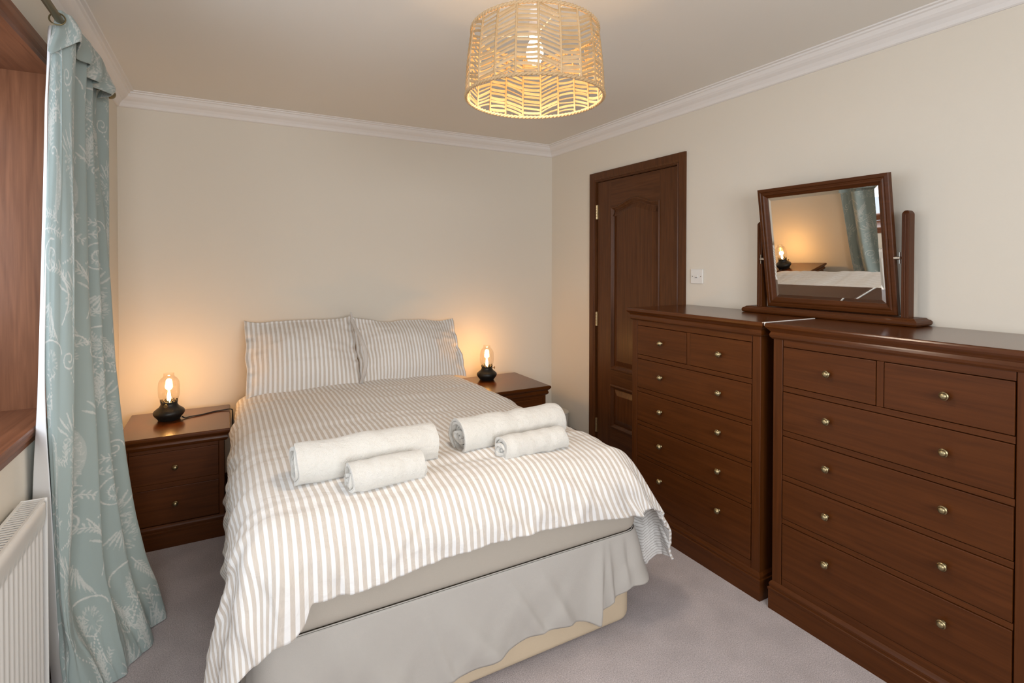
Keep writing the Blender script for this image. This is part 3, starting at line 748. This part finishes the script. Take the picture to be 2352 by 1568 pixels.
# printed pattern, drawn as strokes on the cloth (a colour attribute: pure print)
RES = .0021
gu = int(1.45/RES); gv = int(2.2/RES); img = np.zeros((gu, gv), np.float32)
def stroke(pts, w, val=1.0):
    pts = np.asarray(pts, float); 
    w = np.broadcast_to(np.asarray(w, float), (len(pts),))
    for (a, b), wa in zip(zip(pts[:-1], pts[1:]), w):
        n_ = max(2, int(np.hypot(*(b-a))/(RES*.7)))
        for q in np.linspace(0, 1, n_):
            c = a+(b-a)*q; r = wa/2; i0 = int((c[0]-r)/RES)-1; i1 = int((c[0]+r)/RES)+2; j0 = int((c[1]-r)/RES)-1; j1 = int((c[1]+r)/RES)+2
            i0 = max(i0, 0); j0 = max(j0, 0); i1 = min(i1, gu); j1 = min(j1, gv)
            if i1 <= i0 or j1 <= j0: continue
            I, J = np.mgrid[i0:i1, j0:j1]; d = np.hypot(I*RES-c[0], J*RES-c[1])
            img[i0:i1, j0:j1] = np.maximum(img[i0:i1, j0:j1], val*np.clip((r-d)/RES+.5, 0, 1))
def leaf_(c, ang, L, w, val=.9):
    w = w*.66
    t = np.linspace(0, 1, 7); x = c[0]+np.cos(ang)*L*t; y = c[1]+np.sin(ang)*L*t
    stroke(np.c_[x, y], w*np.sin(np.pi*(t*.9+.05)), val*.85)
def sprig(c, ang, L, n, curve, s=1):
    t = np.linspace(0, 1, 16); a = ang+curve*t; x = c[0]+np.cumsum(np.cos(a))*L/16; y = c[1]+np.cumsum(np.sin(a))*L/16
    stroke(np.c_[x, y], .0032)
    for k in range(2, 16, max(1, 15//n)):
        for sd in (-1, 1): leaf_((x[k], y[k]), a[k]+sd*.8, .020*s, .0085*s)
def spiral(c, r, turns, a0, sgn=1, w=.0045):
    t = np.linspace(0, 1, 50); a = a0+sgn*t*turns*2*np.pi; rr = r*(1-t*.80)
    stroke(np.c_[c[0]+rr*np.cos(a), c[1]+rr*np.sin(a)], w)
def flower(c, r, s=0):
    g = np.random.default_rng(int(s)+7)
    for k in range(int(80*(r/.05))):
        a = g.uniform(0, 6.28); q = r*np.sqrt(g.uniform(0, 1)); p = (c[0]+q*np.cos(a), c[1]+q*np.sin(a)*1.1)
        leaf_(p, a+g.uniform(-.6, .6), .015, .0062, g.uniform(.45, 1))
def beads(a, b, sag, n=13):
    for k in range(n):
        t = k/(n-1); p = (a[0]+(b[0]-a[0])*t, a[1]+(b[1]-a[1])*t-sag*math.sin(math.pi*t)); stroke([p, (p[0]+.0005, p[1])], .0072)
def paisley(c, h, sgn):
    t = np.linspace(0, 1, 26); y = c[1]+h*(.5-t); x = c[0]+sgn*h*.12*np.sin(t*3.1)
    w = h*.22*np.sin(np.pi*np.clip(t*.92+.04, 0, 1))**1.1
    stroke(np.c_[x, y], w, .42); g = np.random.default_rng(int(h*1000))
    for k in range(46):
        q = g.integers(2, 24); leaf_((x[q]+g.uniform(-.3, .3)*w[q], y[q]), g.uniform(0, 6.28), .012, .006, 1)
    spiral((c[0]-sgn*.02, c[1]+h*.5), .020, .8, 0 if sgn > 0 else np.pi, sgn)
def motif(u, v, f):
    spiral((u, v), .058, 1.6, 1.2, f); flower((u, v), .017, 2)
    t = np.linspace(0, 1, 30); stroke(np.c_[u+f*.055+f*.06*np.sin(t*2.6), v-.01-.20*t], .0045)
    for k in range(9):
        leaf_((u-f*(.07-.016*k), v-.17-.012*k), math.pi/2+f*(-1.1+.2*k), .060+.005*(k%3), .012)
    t = np.linspace(0, math.pi, 30); stroke(np.c_[u+.085*np.cos(t), v-.30+.045*np.sin(t)], .005)
    flower((u+f*.01, v-.335), .036, 3); stroke([(u-.04, v-.36), (u, v-.378), (u+.04, v-.36)], .004)
    beads((u-.085, v-.46), (u+f*.005, v-.375), .012); beads((u+.01, v-.38), (u+.012, v-.44), 0, 6)
    stroke([(u+.012, v-.44), (u+.012, v-.465)], [.008, .018])
    for k in range(3): sprig((u-f*.07+.02*k, v-.50-.03*k), .3*f+k*.4, .11, 6, 1.0*f)
    paisley((u+f*.02, v-.66), .20, f)
    sprig((u-.07, v-.80), .25, .16, 7, -.8); sprig((u+.05, v-.78), 2.4, .10, 5, .8)
def motif2(u, v, f):
    flower((u, v), .060, 11); flower((u+.02, v-.075), .045, 12)
    for k in range(8): leaf_((u+.012*(k-4), v+.03-.004*abs(k-4)), math.pi/2+(1.1-.3*k), .070+.01*(k%2), .012)
    spiral((u-f*.05, v-.19), .034, 1.3, 0, -f); sprig((u+f*.03, v-.15), -1.3, .17, 8, .5*f)
    beads((u-f*.05, v-.22), (u+f*.08, v-.33), .02); sprig((u+f*.05, v-.40), 2.2, .13, 6, -.9*f)
    for k in range(2): sprig((u-f*.05, v+.16+.05*k), .8*f, .10, 5, .7)
for ci in range(9):
    u = .055+ci*.17; f = 1 if ci % 2 == 0 else -1; off = 0 if ci % 2 == 0 else .43
    for rj in range(4):
        v = 2.30-rj*.88+off*1.0
        if ci % 2 == 0: motif(u, v, f)
        else: motif2(u, v-.12, f); motif2(u, v-.56, -f)
g_ = np.random.default_rng(5)
for k in range(90): sprig((g_.uniform(0, 1.4), g_.uniform(.02, 2.15)), g_.uniform(0, 6.28), g_.uniform(.05, .09), 5, g_.uniform(-1, 1), .8)
iu = np.clip((U/RES).astype(int), 0, gu-1); iv = np.clip((V/RES).astype(int), 0, gv-1); pr_ = img[iu, iv]
def m_curtain():
    m, nt, b = newmat('duck_egg_printed_cotton')
    at = node(nt, 'ShaderNodeAttribute', attribute_name='print')
    nz = node(nt, 'ShaderNodeTexNoise'); nz.inputs['Scale'].default_value = 260; nz.inputs['Detail'].default_value = 3
    tc = node(nt, 'ShaderNodeTexCoord'); nt.links.new(tc.outputs['Object'], nz.inputs['Vector'])
    mr_ = node(nt, 'ShaderNodeMapRange'); mr_.inputs['From Min'].default_value = .25; mr_.inputs['From Max'].default_value = .75
    mr_.inputs['To Min'].default_value = .62; mr_.inputs['To Max'].default_value = 1; nt.links.new(nz.outputs['Fac'], mr_.inputs['Value'])
    mu = node(nt, 'ShaderNodeMath', operation='MULTIPLY'); nt.links.new(at.outputs['Fac'], mu.inputs[0]); nt.links.new(mr_.outputs[0], mu.inputs[1])
    mx = node(nt, 'ShaderNodeMix', data_type='RGBA'); mx.inputs['A'].default_value = (.300, .365, .352, 1); mx.inputs['B'].default_value = (.60, .60, .565, 1)
    nt.links.new(mu.outputs[0], mx.inputs['Factor']); nt.links.new(mx.outputs['Result'], b.inputs['Base Color'])
    b.inputs['Roughness'].default_value = .85; b.inputs['Sheen Weight'].default_value = .1
    bp = node(nt, 'ShaderNodeBump'); bp.inputs['Strength'].default_value = .15; bp.inputs['Distance'].default_value = .002
    nt.links.new(nz.outputs['Fac'], bp.inputs['Height']); nt.links.new(bp.outputs['Normal'], b.inputs['Normal']); return m
M_cur = m_curtain(); M_clin = plain('white_curtain_lining', (.80, .80, .80), .9, bump=.1)
cur = thing('curtain', 'floor-length duck-egg blue curtain with white scroll and flower print beside the window', 'curtain', (0, 0, 0))
o = grid_obj('drape', Pc, M_cur, cur)
a_ = o.data.attributes.new('print', 'FLOAT', 'POINT'); a_.data.foreach_set('value', pr_.reshape(-1).astype(float))
# lining, a little behind, turned out along the leading edge
tl = np.linspace(0, 1, 14); Pl = cr(K.transpose(1, 0, 2), tz[::6]); Pl = cr(np.ascontiguousarray(Pl.transpose(1, 0, 2)), tl); Pl[:, :, 2] = zz[::6][None, :]
grid_obj('lining', Pl, M_clin, cur).modifiers.new('s', 'SOLIDIFY').thickness = .002
# pleated heading flopping forward over the rings: fans from the neck of every pleat
hx = [(112, 110, 126, 2.045, 2.05), (118, 122, 140, 2.035, 2.045), (150, 152, 152, 2.045, 2.065), (181, 186, 168, 2.08, 2.088), (186, 176, 185, 2.16, 2.20), (190, 211, 206, 2.23, 2.29), (193, 188, 214, 2.30, 2.34), (200, 231, 231, 2.37, 2.43), (205, 205, 238, 2.45, 2.49), (214, 262, 246, 2.54, 2.60), (222, 226, 252, 2.62, 2.68)]
HK = []
for k, (xn, xm, xt, Yn, Yt) in enumerate(hx):
    ridge = k in (3, 5, 7, 9)
    def atz(x, Y, z):
        X = -.43
        for _ in range(4):
            c = Mc @ np.array([X, Y, z-CAMH]); X = Y*ratio(x, PY+FPX*c[1]/c[2])
        return (X, Y, z)
    zb = [2.05, 2.04, 2.075, 2.110, 2.09, 2.10, 2.08, 2.080, 2.085, 2.085, 2.085][k]
    A0 = atz(xn, Yn, 2.00); A1 = atz(xm+(2 if ridge else 0), Yt-.004, zb); A2 = atz(xt, Yt, 2.165)
    HK.append([(A0[0], A0[1], A0[2]), A1, tuple(np.array(A1)*.5+np.array(A2)*.5+np.array((.004, 0, 0))), A2])
HK = np.array(HK)
th_ = np.linspace(0, len(HK)-1, 180); q = cr(HK, th_)       # (180,4,3)
q = cr(np.ascontiguousarray(q.transpose(1, 0, 2)), np.linspace(0.80, 3, 40)).transpose(1, 0, 2)
Uh = th_[:, None]*.11+.02 + 0*q[:, :, 0]; Vh = .9+q[:, :, 2]*1.0
oh = grid_obj('heading', np.ascontiguousarray(q), M_cur, cur)
prh = img[np.clip((Uh/RES).astype(int), 0, gu-1), np.clip(((Vh % 2.0)/RES).astype(int), 0, gv-1)]
a_ = oh.data.attributes.new('print', 'FLOAT', 'POINT'); a_.data.foreach_set('value', np.ascontiguousarray(prh).reshape(-1).astype(float))
oh.modifiers.new('s', 'SOLIDIFY').thickness = .003

# ------------------------------------------------------------ bed
BX0, BX1, BY0, BY1 = .055, 1.405, 1.555, 3.54
bed = thing('double_bed', 'double divan bed with ivory gathered valance and cream padded base', 'bed', (.73, 2.55, 0))
def rounded_box(x0, x1, y0, y1, z0, z1, rv, rh):
    """box with rounded vertical corners rv and soft horizontal edges rh"""
    bm = bmesh.new(); prof = [(-rh, z0)] + [(-rh+rh*math.sin(a), z0+rh-rh*math.cos(a)) for a in np.linspace(.3, math.pi/2, 5)] + [(-rh+rh*math.cos(a), z1-rh+rh*math.sin(a)) for a in np.linspace(0, math.pi/2, 6)]
    rings = []
    for o_, z in prof:
        ring = []
        for cx, cy, a0 in ((x1-rv, y1-rv, 0), (x0+rv, y1-rv, 90), (x0+rv, y0+rv, 180), (x1-rv, y0+rv, 270)):
            for k in range(9):
                a = math.radians(a0+k*11.25); ring.append(bm.verts.new((cx+(rv+o_)*math.cos(a), cy+(rv+o_)*math.sin(a), z)))
        rings.append(ring)
    for a, b in zip(rings, rings[1:]):
        for i in range(len(a)): bm.faces.new((a[i], a[(i+1)%len(a)], b[(i+1)%len(a)], b[i]))
    bm.faces.new(rings[0]); bm.faces.new(rings[-1]); return bm
def shift(bm): bmesh.ops.translate(bm, verts=bm.verts, vec=(-.73, -2.55, 0)); return bm
obj('divan_base', shift(rounded_box(BX0+.005, BX1-.002, BY0, BY1, .008, .365, .07, .028)), M_base, bed, smooth=True)
obj('mattress', shift(rounded_box(BX0-.010, BX1+.010, BY0-.030, BY1, .366, .585, .075, .040)), M_sheet, bed, smooth=True)
# valance: gathered skirt on left, foot and right, hem height measured along the foot
hemx = [.04, .30, .64, .80, .898, 1.00, 1.085, 1.150, 1.196, 1.206, 1.245, 1.262, 1.300, 1.345, 1.39, 1.430]
hemz = [.040, .055, .080, .098, .113, .116, .112, .090, .074, .092, .120, .136, .150, .172, .168, .178]
s_ = []; per = []
xa, xb_ = BX0-.006, BX1+.006; yf = 1.529; RC = .07
for y in np.linspace(3.4, yf+RC, 150): per.append((xa, y, -1, 0))
for a in np.linspace(0, math.pi/2, 12)[1:-1]: per.append((xa+RC-RC*math.cos(a), yf+RC-RC*math.sin(a), -math.cos(a), -math.sin(a)))
for x in np.linspace(xa+RC, xb_-RC, 420): per.append((x, yf, 0, -1))
for a in np.linspace(0, math.pi/2, 12)[1:-1]: per.append((xb_-RC+RC*math.sin(a), yf+RC-RC*math.cos(a), math.sin(a), -math.cos(a)))
for y in np.linspace(yf+RC, 3.4, 150): per.append((xb_, y, 1, 0))
per = np.array(per); ds = np.r_[0, np.cumsum(np.hypot(np.diff(per[:, 0]), np.diff(per[:, 1])))]
NVV = 40; Pv = np.zeros((len(per), NVV, 3))
front = (per[:, 3] < -.5)
for i, (x, y, nx, ny) in enumerate(per):
    if ny < -.02: zb = np.interp(x, hemx, hemz)
    elif nx > 0: zb = .178-.09*sstep(1.55, 1.9, y)
    else: zb = .040
    t = np.linspace(0, 1, NVV); z = .374+(zb-.374)*t; bell = .004*t
    amp = .5+.5*float(sstep(.9, 1.15, x))
    d = 0*t
    S = ds[i]
    d += t**1.2*.010*vnoise(S*7+t*1.3*2, t*.8+1, 21) + t*.006*vnoise(S*17+t*2.5, t*1.2, 22)
    if ny < -.2:
        # diagonal drag folds in the middle, three sharp pleats near the right-hand corner
        for xc, w_, h_, sl in ((1.195, .030, .034, -.02), (1.262, .026, .022, .02), (1.335, .034, .022, .03), (1.07, .05, .020, .14), (.78, .07, .022, .22), (.47, .08, .022, .20), (.22, .06, .018, .10), (.96, .035, .014, .16), (.62, .03, .010, .10), (.34, .03, .010, .08)):
            q_ = (x-(xc-sl*(1-t)))/w_; d += h_*np.clip(t*1.15, 0, 1)*np.exp(-q_**2)*np.where(q_ > 0, np.exp(-(q_*1.6)**2), 1)
        d += .055*t**.8*float(sstep(1.33, 1.40, x))
    else: d += .010*t*(1+np.sin(S*60)) + .035*t**.8*(nx > 0)*float(sstep(1.9, 1.6, y))
    Pv[i, :, 0] = x+nx*d; Pv[i, :, 1] = y+ny*d; Pv[i, :, 2] = z
Pv -= np.array([.73, 2.55, 0])
grid_obj('valance', Pv, M_val, bed).modifiers.new('s', 'SOLIDIFY').thickness = .002
pts = [((p[0]-p[2]*.004)-.73, p[1]-2.55-p[3]*.004, .374) for p in per[::3]]
obj('piping', tube(pts, .0022, 6), M_val, bed, smooth=True)

# ------------------------------------------------------------ duvet
ZD = .655
au = np.linspace(-.34, 1.93, 356); bv = np.linspace(3.40, 1.335, 330)   # cloth coordinates
Ag, Bg = np.meshgrid(au, bv, indexing='ij')
# foot drop (cloth length past the bed's foot edge) varies a little along the hem
yf0 = 1.665
hemL = np.interp(Ag, [.05, .15, .175, .20, .30, .50, .75, 1.0, 1.2, 1.35], [.385, .365, .345, .292, .296, .288, .280, .286, .300, .330])
Bs = yf0 - (yf0-Bg)*(hemL/(yf0-1.335)); Bg2 = np.where(Bg < yf0, Bs, Bg)
xl = .130; xr = 1.318
dxl = np.maximum(xl-Ag, 0); dxr = np.maximum(Ag-xr, 0); dx = dxl+dxr; dy = np.maximum(yf0-Bg2, 0)
sgn = np.where(dxl > 0, -1, 1.0)
rho = np.hypot(dx, dy)+1e-9; nx = sgn*dx/rho; ny = -dy/rho
phi = np.arctan2(dy, dx)                 # 0 = side, pi/2 = foot
mid = np.sin(2*np.clip(phi, 0, math.pi/2))*(dx > 0)*(dy > 0)
left = sgn < 0
Rr = np.where(dy > dx, .155, .125) ; Rr = .125+.042*np.sin(phi)**2 + mid*np.where(left, .008, .03)
thm = np.radians(np.where(phi > .8, 82, 86)) - mid*np.where(left, .10, .25)
arc = Rr*thm
rho = rho*(1-mid*(~left)*.20); th = np.minimum(rho/Rr, thm); ex = np.maximum(rho-arc, 0)
out = Rr*np.sin(th)+ex*np.cos(thm); drop = Rr*(1-np.cos(th))+ex*np.sin(thm)
bx_ = np.clip(Ag, xl, xr); by_ = np.maximum(Bg2, yf0)
X = bx_+nx*out; Y = by_+ny*out
X += sstep(.95, 1.32, Ag)*(~left)*.100*sstep(2.0, 1.60, by_)*sstep(.06, .34, drop)*(1-.5*mid)
X -= left*(dx > 0)*.018*sstep(2.05, 1.62, by_)*sstep(.05, .32, drop)
X += left*(dx > 0)*.030*sstep(2.85, 3.08, by_)*sstep(.02, .10, drop)
top = ZD + .012*np.exp(-((Ag-.72)/.5)**2) + .004*vnoise(Ag*4, Bg*4, 1) + .0045*vnoise(Ag*5+4, Bg*11, 2)
# sheet lies lower near pillows, slightly fuller at the foot
top += .012*sstep(2.2, 1.8, Bg) - .018*sstep(2.9, 3.4, Bg)
Z = top-drop
# creases: fine across-bed wrinkles on top, folds falling at the foot, big folds at the left corner
fall = sstep(.04, .25, rho)
cre = .0042*vnoise(Ag*7+Bg*2, Bg*9+Ag*2, 17) + .0030*vnoise(Ag*3+Bg*9, Bg*26+Ag*3, 7) + .0028*vnoise(Ag*9, Bg*5, 9)
cre += fall*(.0095*vnoise(Ag*13+Bg*9, Bg*3.3, 11) + .0065*vnoise(Ag*27+Bg*16, Bg*6, 12) + .0030*vnoise(Ag*52+Bg*22, Bg*9, 13))
foldL = np.exp(-((Ag-(.335+(1.62-Bg2)*(-.25)))/.022)**2)*sstep(1.56, 1.44, Bg2)
foldL2 = np.exp(-((Ag-(.44+(Bg2-1.42)*1.1))/.026)**2)*sstep(1.60, 1.48, Bg2)
foldR = np.exp(-((Ag-(1.290))/.020)**2)*sstep(1.50, 1.40, Bg2)
edge_ = sstep(.10, .26, rho)
cre += -.012*foldL - .008*foldL2 - .012*foldR + edge_*.010*np.exp(-((Ag-.13)/.06)**2) - edge_*.006*np.exp(-((Ag-.195)/.012)**2) + edge_*.009*np.exp(-((Ag-.43-(Bg2-1.42)*.9)/.03)**2) + edge_*.007*np.exp(-((Ag-.92-(Bg2-1.42)*.5)/.025)**2) + edge_*.008*np.exp(-((Ag-1.10-(Bg2-1.42)*.6)/.022)**2)
nrx = nx*np.sin(th); nry = ny*np.sin(th); nrz = np.cos(th)
cre += mid*left*fall*.012*np.sin(phi*9+Bg*12)
X += nrx*cre; Y += nry*cre; Z += nrz*cre
# right side hangs lower inside the flared corner
Pd = np.stack([X, Y, Z], -1)
Pd[:, :, 2] = np.maximum(Pd[:, :, 2], .02)
dv = thing('duvet', 'beige and white ticking-striped duvet spread over the bed', 'duvet', (.73, 2.4, ZD))
Pd -= np.array([.73, 2.4, ZD])
duv = grid_obj('cover', np.ascontiguousarray(Pd[:, ::-1]), M_duvet, dv, uv=np.ascontiguousarray(np.stack([Ag+.006*vnoise(Ag*2, Bg*2.5, 31), Bg], -1)[:, ::-1]))
duv.data.materials.append(M_lining)
md = duv.modifiers.new('s', 'SOLIDIFY'); md.thickness = .010; md.offset = -1; md.material_offset = 1; md.material_offset_rim = 0
duv.data.update()

# ------------------------------------------------------------ pillows
def pillow(label, x0, x1, mat, seed, yb, yt, zb, zt, rz=0, rr=0):
    t = thing('pillow', label, 'pillow', ((x0+x1)/2, yb, zb), 'striped pillows leaning on the wall')
    w = x1-x0; L = math.hypot(yt-yb, zt-zb); al = math.atan2(yt-yb, zt-zb)
    n = 110; u = np.linspace(-1, 1, n); v = np.linspace(-1, 1, 80); Ug, Vg = np.meshgrid(u, v, indexing='ij')
    parts = []
    for sd in (1, -1):
        fl = .075; qu = np.clip(1-(np.abs(Ug)), 0, 1); qv = np.clip(1-np.abs(Vg), 0, 1)
        th_ = (sstep(.05, .75, qu)**.55)*(sstep(.05, .85, qv)**.55)*.085
        th_ = th_ + .0015
        # pull-in of the edges between corners and wavy flange
        xx = Ug*(w/2)*(1-.020*(1-Vg**2)) + .006*vnoise(Vg*3, Ug*0+seed, seed)*np.abs(Ug)**4
        yy = (Vg*.5+.5)*L; yy = yy + np.where(Vg > 0, 1, -1)*np.abs(Vg)**6*(.020*vnoise(Ug*2.4+seed, Vg*0, seed+1) - .010*(1-np.abs(Ug)**3) + .012*np.abs(Ug)**8)
        wr = .0035*vnoise(Ug*4+seed, Vg*9, seed+4) + .010*np.exp(-(qu/.16)**2)*vnoise(Vg*8, Ug*2, seed+5) + .004*vnoise(Ug*11, Vg*3, seed+6)
        dd = sd*th_ + wr*(.5 if sd < 0 else 1) + .008*vnoise(Ug*3+2, Vg*2, seed+8)*np.maximum(np.abs(Ug), np.abs(Vg))**6
        # lean: yy runs up the slope, dd towards the room (-y)
        PX_ = xx*math.cos(rr)+0*yy; PY_ = yy*math.sin(al)-dd*math.cos(al); PZ_ = yy*math.cos(al)+dd*math.sin(al)+xx*math.sin(rr)
        P = np.stack([PX_, PY_, PZ_], -1)
        parts.append(P)
    n1, m1 = parts[0].shape[:2]
    allP = np.concatenate([parts[0].reshape(-1, 3), parts[1].reshape(-1, 3)])
    idx = np.arange(n1*m1).reshape(n1, m1)
    f1 = np.stack([idx[:-1, :-1], idx[1:, :-1], idx[1:, 1:], idx[:-1, 1:]], -1).reshape(-1, 4); f2 = f1[:, ::-1]+n1*m1
    me = bpy.data.meshes.new('pillowcase'); F = np.concatenate([f1, f2]); 
    bl = np.concatenate([idx[:, 0], idx[-1, 1:], idx[-2::-1, -1], idx[0, -2:0:-1]]); N_ = len(bl)
    rim = np.stack([bl, bl+n1*m1, np.roll(bl, -1)+n1*m1, np.roll(bl, -1)], -1)
    F = np.concatenate([F, rim]); me.from_pydata(allP.tolist(), [], F.tolist())
    uvb = np.stack([Ug*w/2, Vg*L/2], -1).reshape(-1, 2); uvb = np.concatenate([uvb, uvb])
    l = me.uv_layers.new(name='UVMap'); l.data.foreach_set('uv', uvb[F.reshape(-1)].reshape(-1).astype(float))
    mesh_obj('pillowcase', me, mat, t, smooth=True)
    t.rotation_euler = (0, 0, rz); return t
pillow('striped pillow with wavy flange edge on the left side of the bed', .090, .738, M_pil, 3, 3.315, 3.575, .640, 1.040)
pr2 = pillow('narrower-striped pillow on the right side of the bed, tied at its left edge', .735, 1.468, M_pil2, 9, 3.330, 3.590, .630, 1.010, rr=-.030)
# fabric tie between them belongs to the right pillow
tie = spline([(-.372, -.045, .030), (-.362, -.085, .10), (-.352, -.090, .19), (-.366, -.040, .29), (-.385, .12, .385), (-.388, .16, .430), (-.392, .165, .455)], 10)
tb = obj('tie', tube(tie, [(.013 if i < 45 else .005) for i in range(len(tie))], 8, ry=.006), M_pil2, pr2, smooth=True)
tb.data.uv_layers.new(name='UVMap')

# ------------------------------------------------------------ rolled towels
def towel(label, x0, x1, yc, z0, R, seed, rz, turns=5, squash=.88, name='bath_towel', grp='large rolled towels on the bed'):
    t = thing(name, label, 'towel', ((x0+x1)/2, yc, z0), grp)
    L = x1-x0; th0 = R/(turns+.6)
    m_ = 34*turns; a = np.linspace(0, 1, m_)
    ang = math.radians(-60) + a*turns*2*math.pi*-1; r = .30*th0 + (R-th0*.5-.30*th0)*a
    nx_ = 44; xs_ = np.linspace(-.5, .5, nx_)
    Xg, Sg = np.meshgrid(xs_, a, indexing='ij')
    rr = r[None, :]*(1+.035*vnoise(Xg*5+seed, Sg*turns*2, seed) ) + .004*vnoise(Xg*9, Sg*turns*5, seed+2)
    yy = rr*np.cos(ang)[None, :]; zz_ = rr*np.sin(ang)[None, :]
    # settle under its own weight: flatten the underside, slump forwards
    zz_ = zz_*squash; fl = -R*squash*.86; zz_ = np.where(zz_ < fl*.80, fl*.80+(zz_-fl*.80)*.35, zz_)
    k = 1+.08*np.exp(-((zz_+R*.5)/(R*.5))**2); yy = yy*k
    ends = np.sign(Xg)*(.012*vnoise(Sg*turns*2.2, Xg*0+seed, seed+3)+.006*vnoise(Sg*turns*7, Xg*0, seed+6))*np.abs(Xg*2)**4
    Ps = np.stack([Xg*L+ends, yy, zz_], -1)
    zmin = Ps[:, :, 2].min()+.0; Ps[:, :, 2] -= zmin
    o = grid_obj('roll', np.ascontiguousarray(Ps), M_towel, t)
    s = o.modifiers.new('s', 'SOLIDIFY'); s.thickness = th0*.80; s.offset = 0; s.use_rim = True
    b2 = o.modifiers.new('b', 'BEVEL'); b2.width = th0*.22; b2.segments = 2; b2.limit_method = 'ANGLE'; b2.angle_limit = math.radians(50)
    t.rotation_euler = (0, 0, rz); return t
ZT_ = ZD+.020
towel('large rolled cream towel at left on the duvet behind a small one', .195, .685, 1.880, ZT_-.006, .086, 1, .02)
towel('large rolled cream towel at right on the duvet, its coiled end showing', .797, 1.245, 1.888, ZT_-.006, .084, 5, .02, turns=6)
towel('small rolled cream towel at left in front of the large left roll', .342, .585, 1.722, ZT_-.010, .064, 9, .02, turns=4, name='hand_towel', grp='small rolled towels on the bed')
towel('small rolled cream towel at right in front of the large right roll', .898, 1.180, 1.735, ZT_-.010, .058, 13, .02, turns=4, name='hand_towel', grp='small rolled towels on the bed')
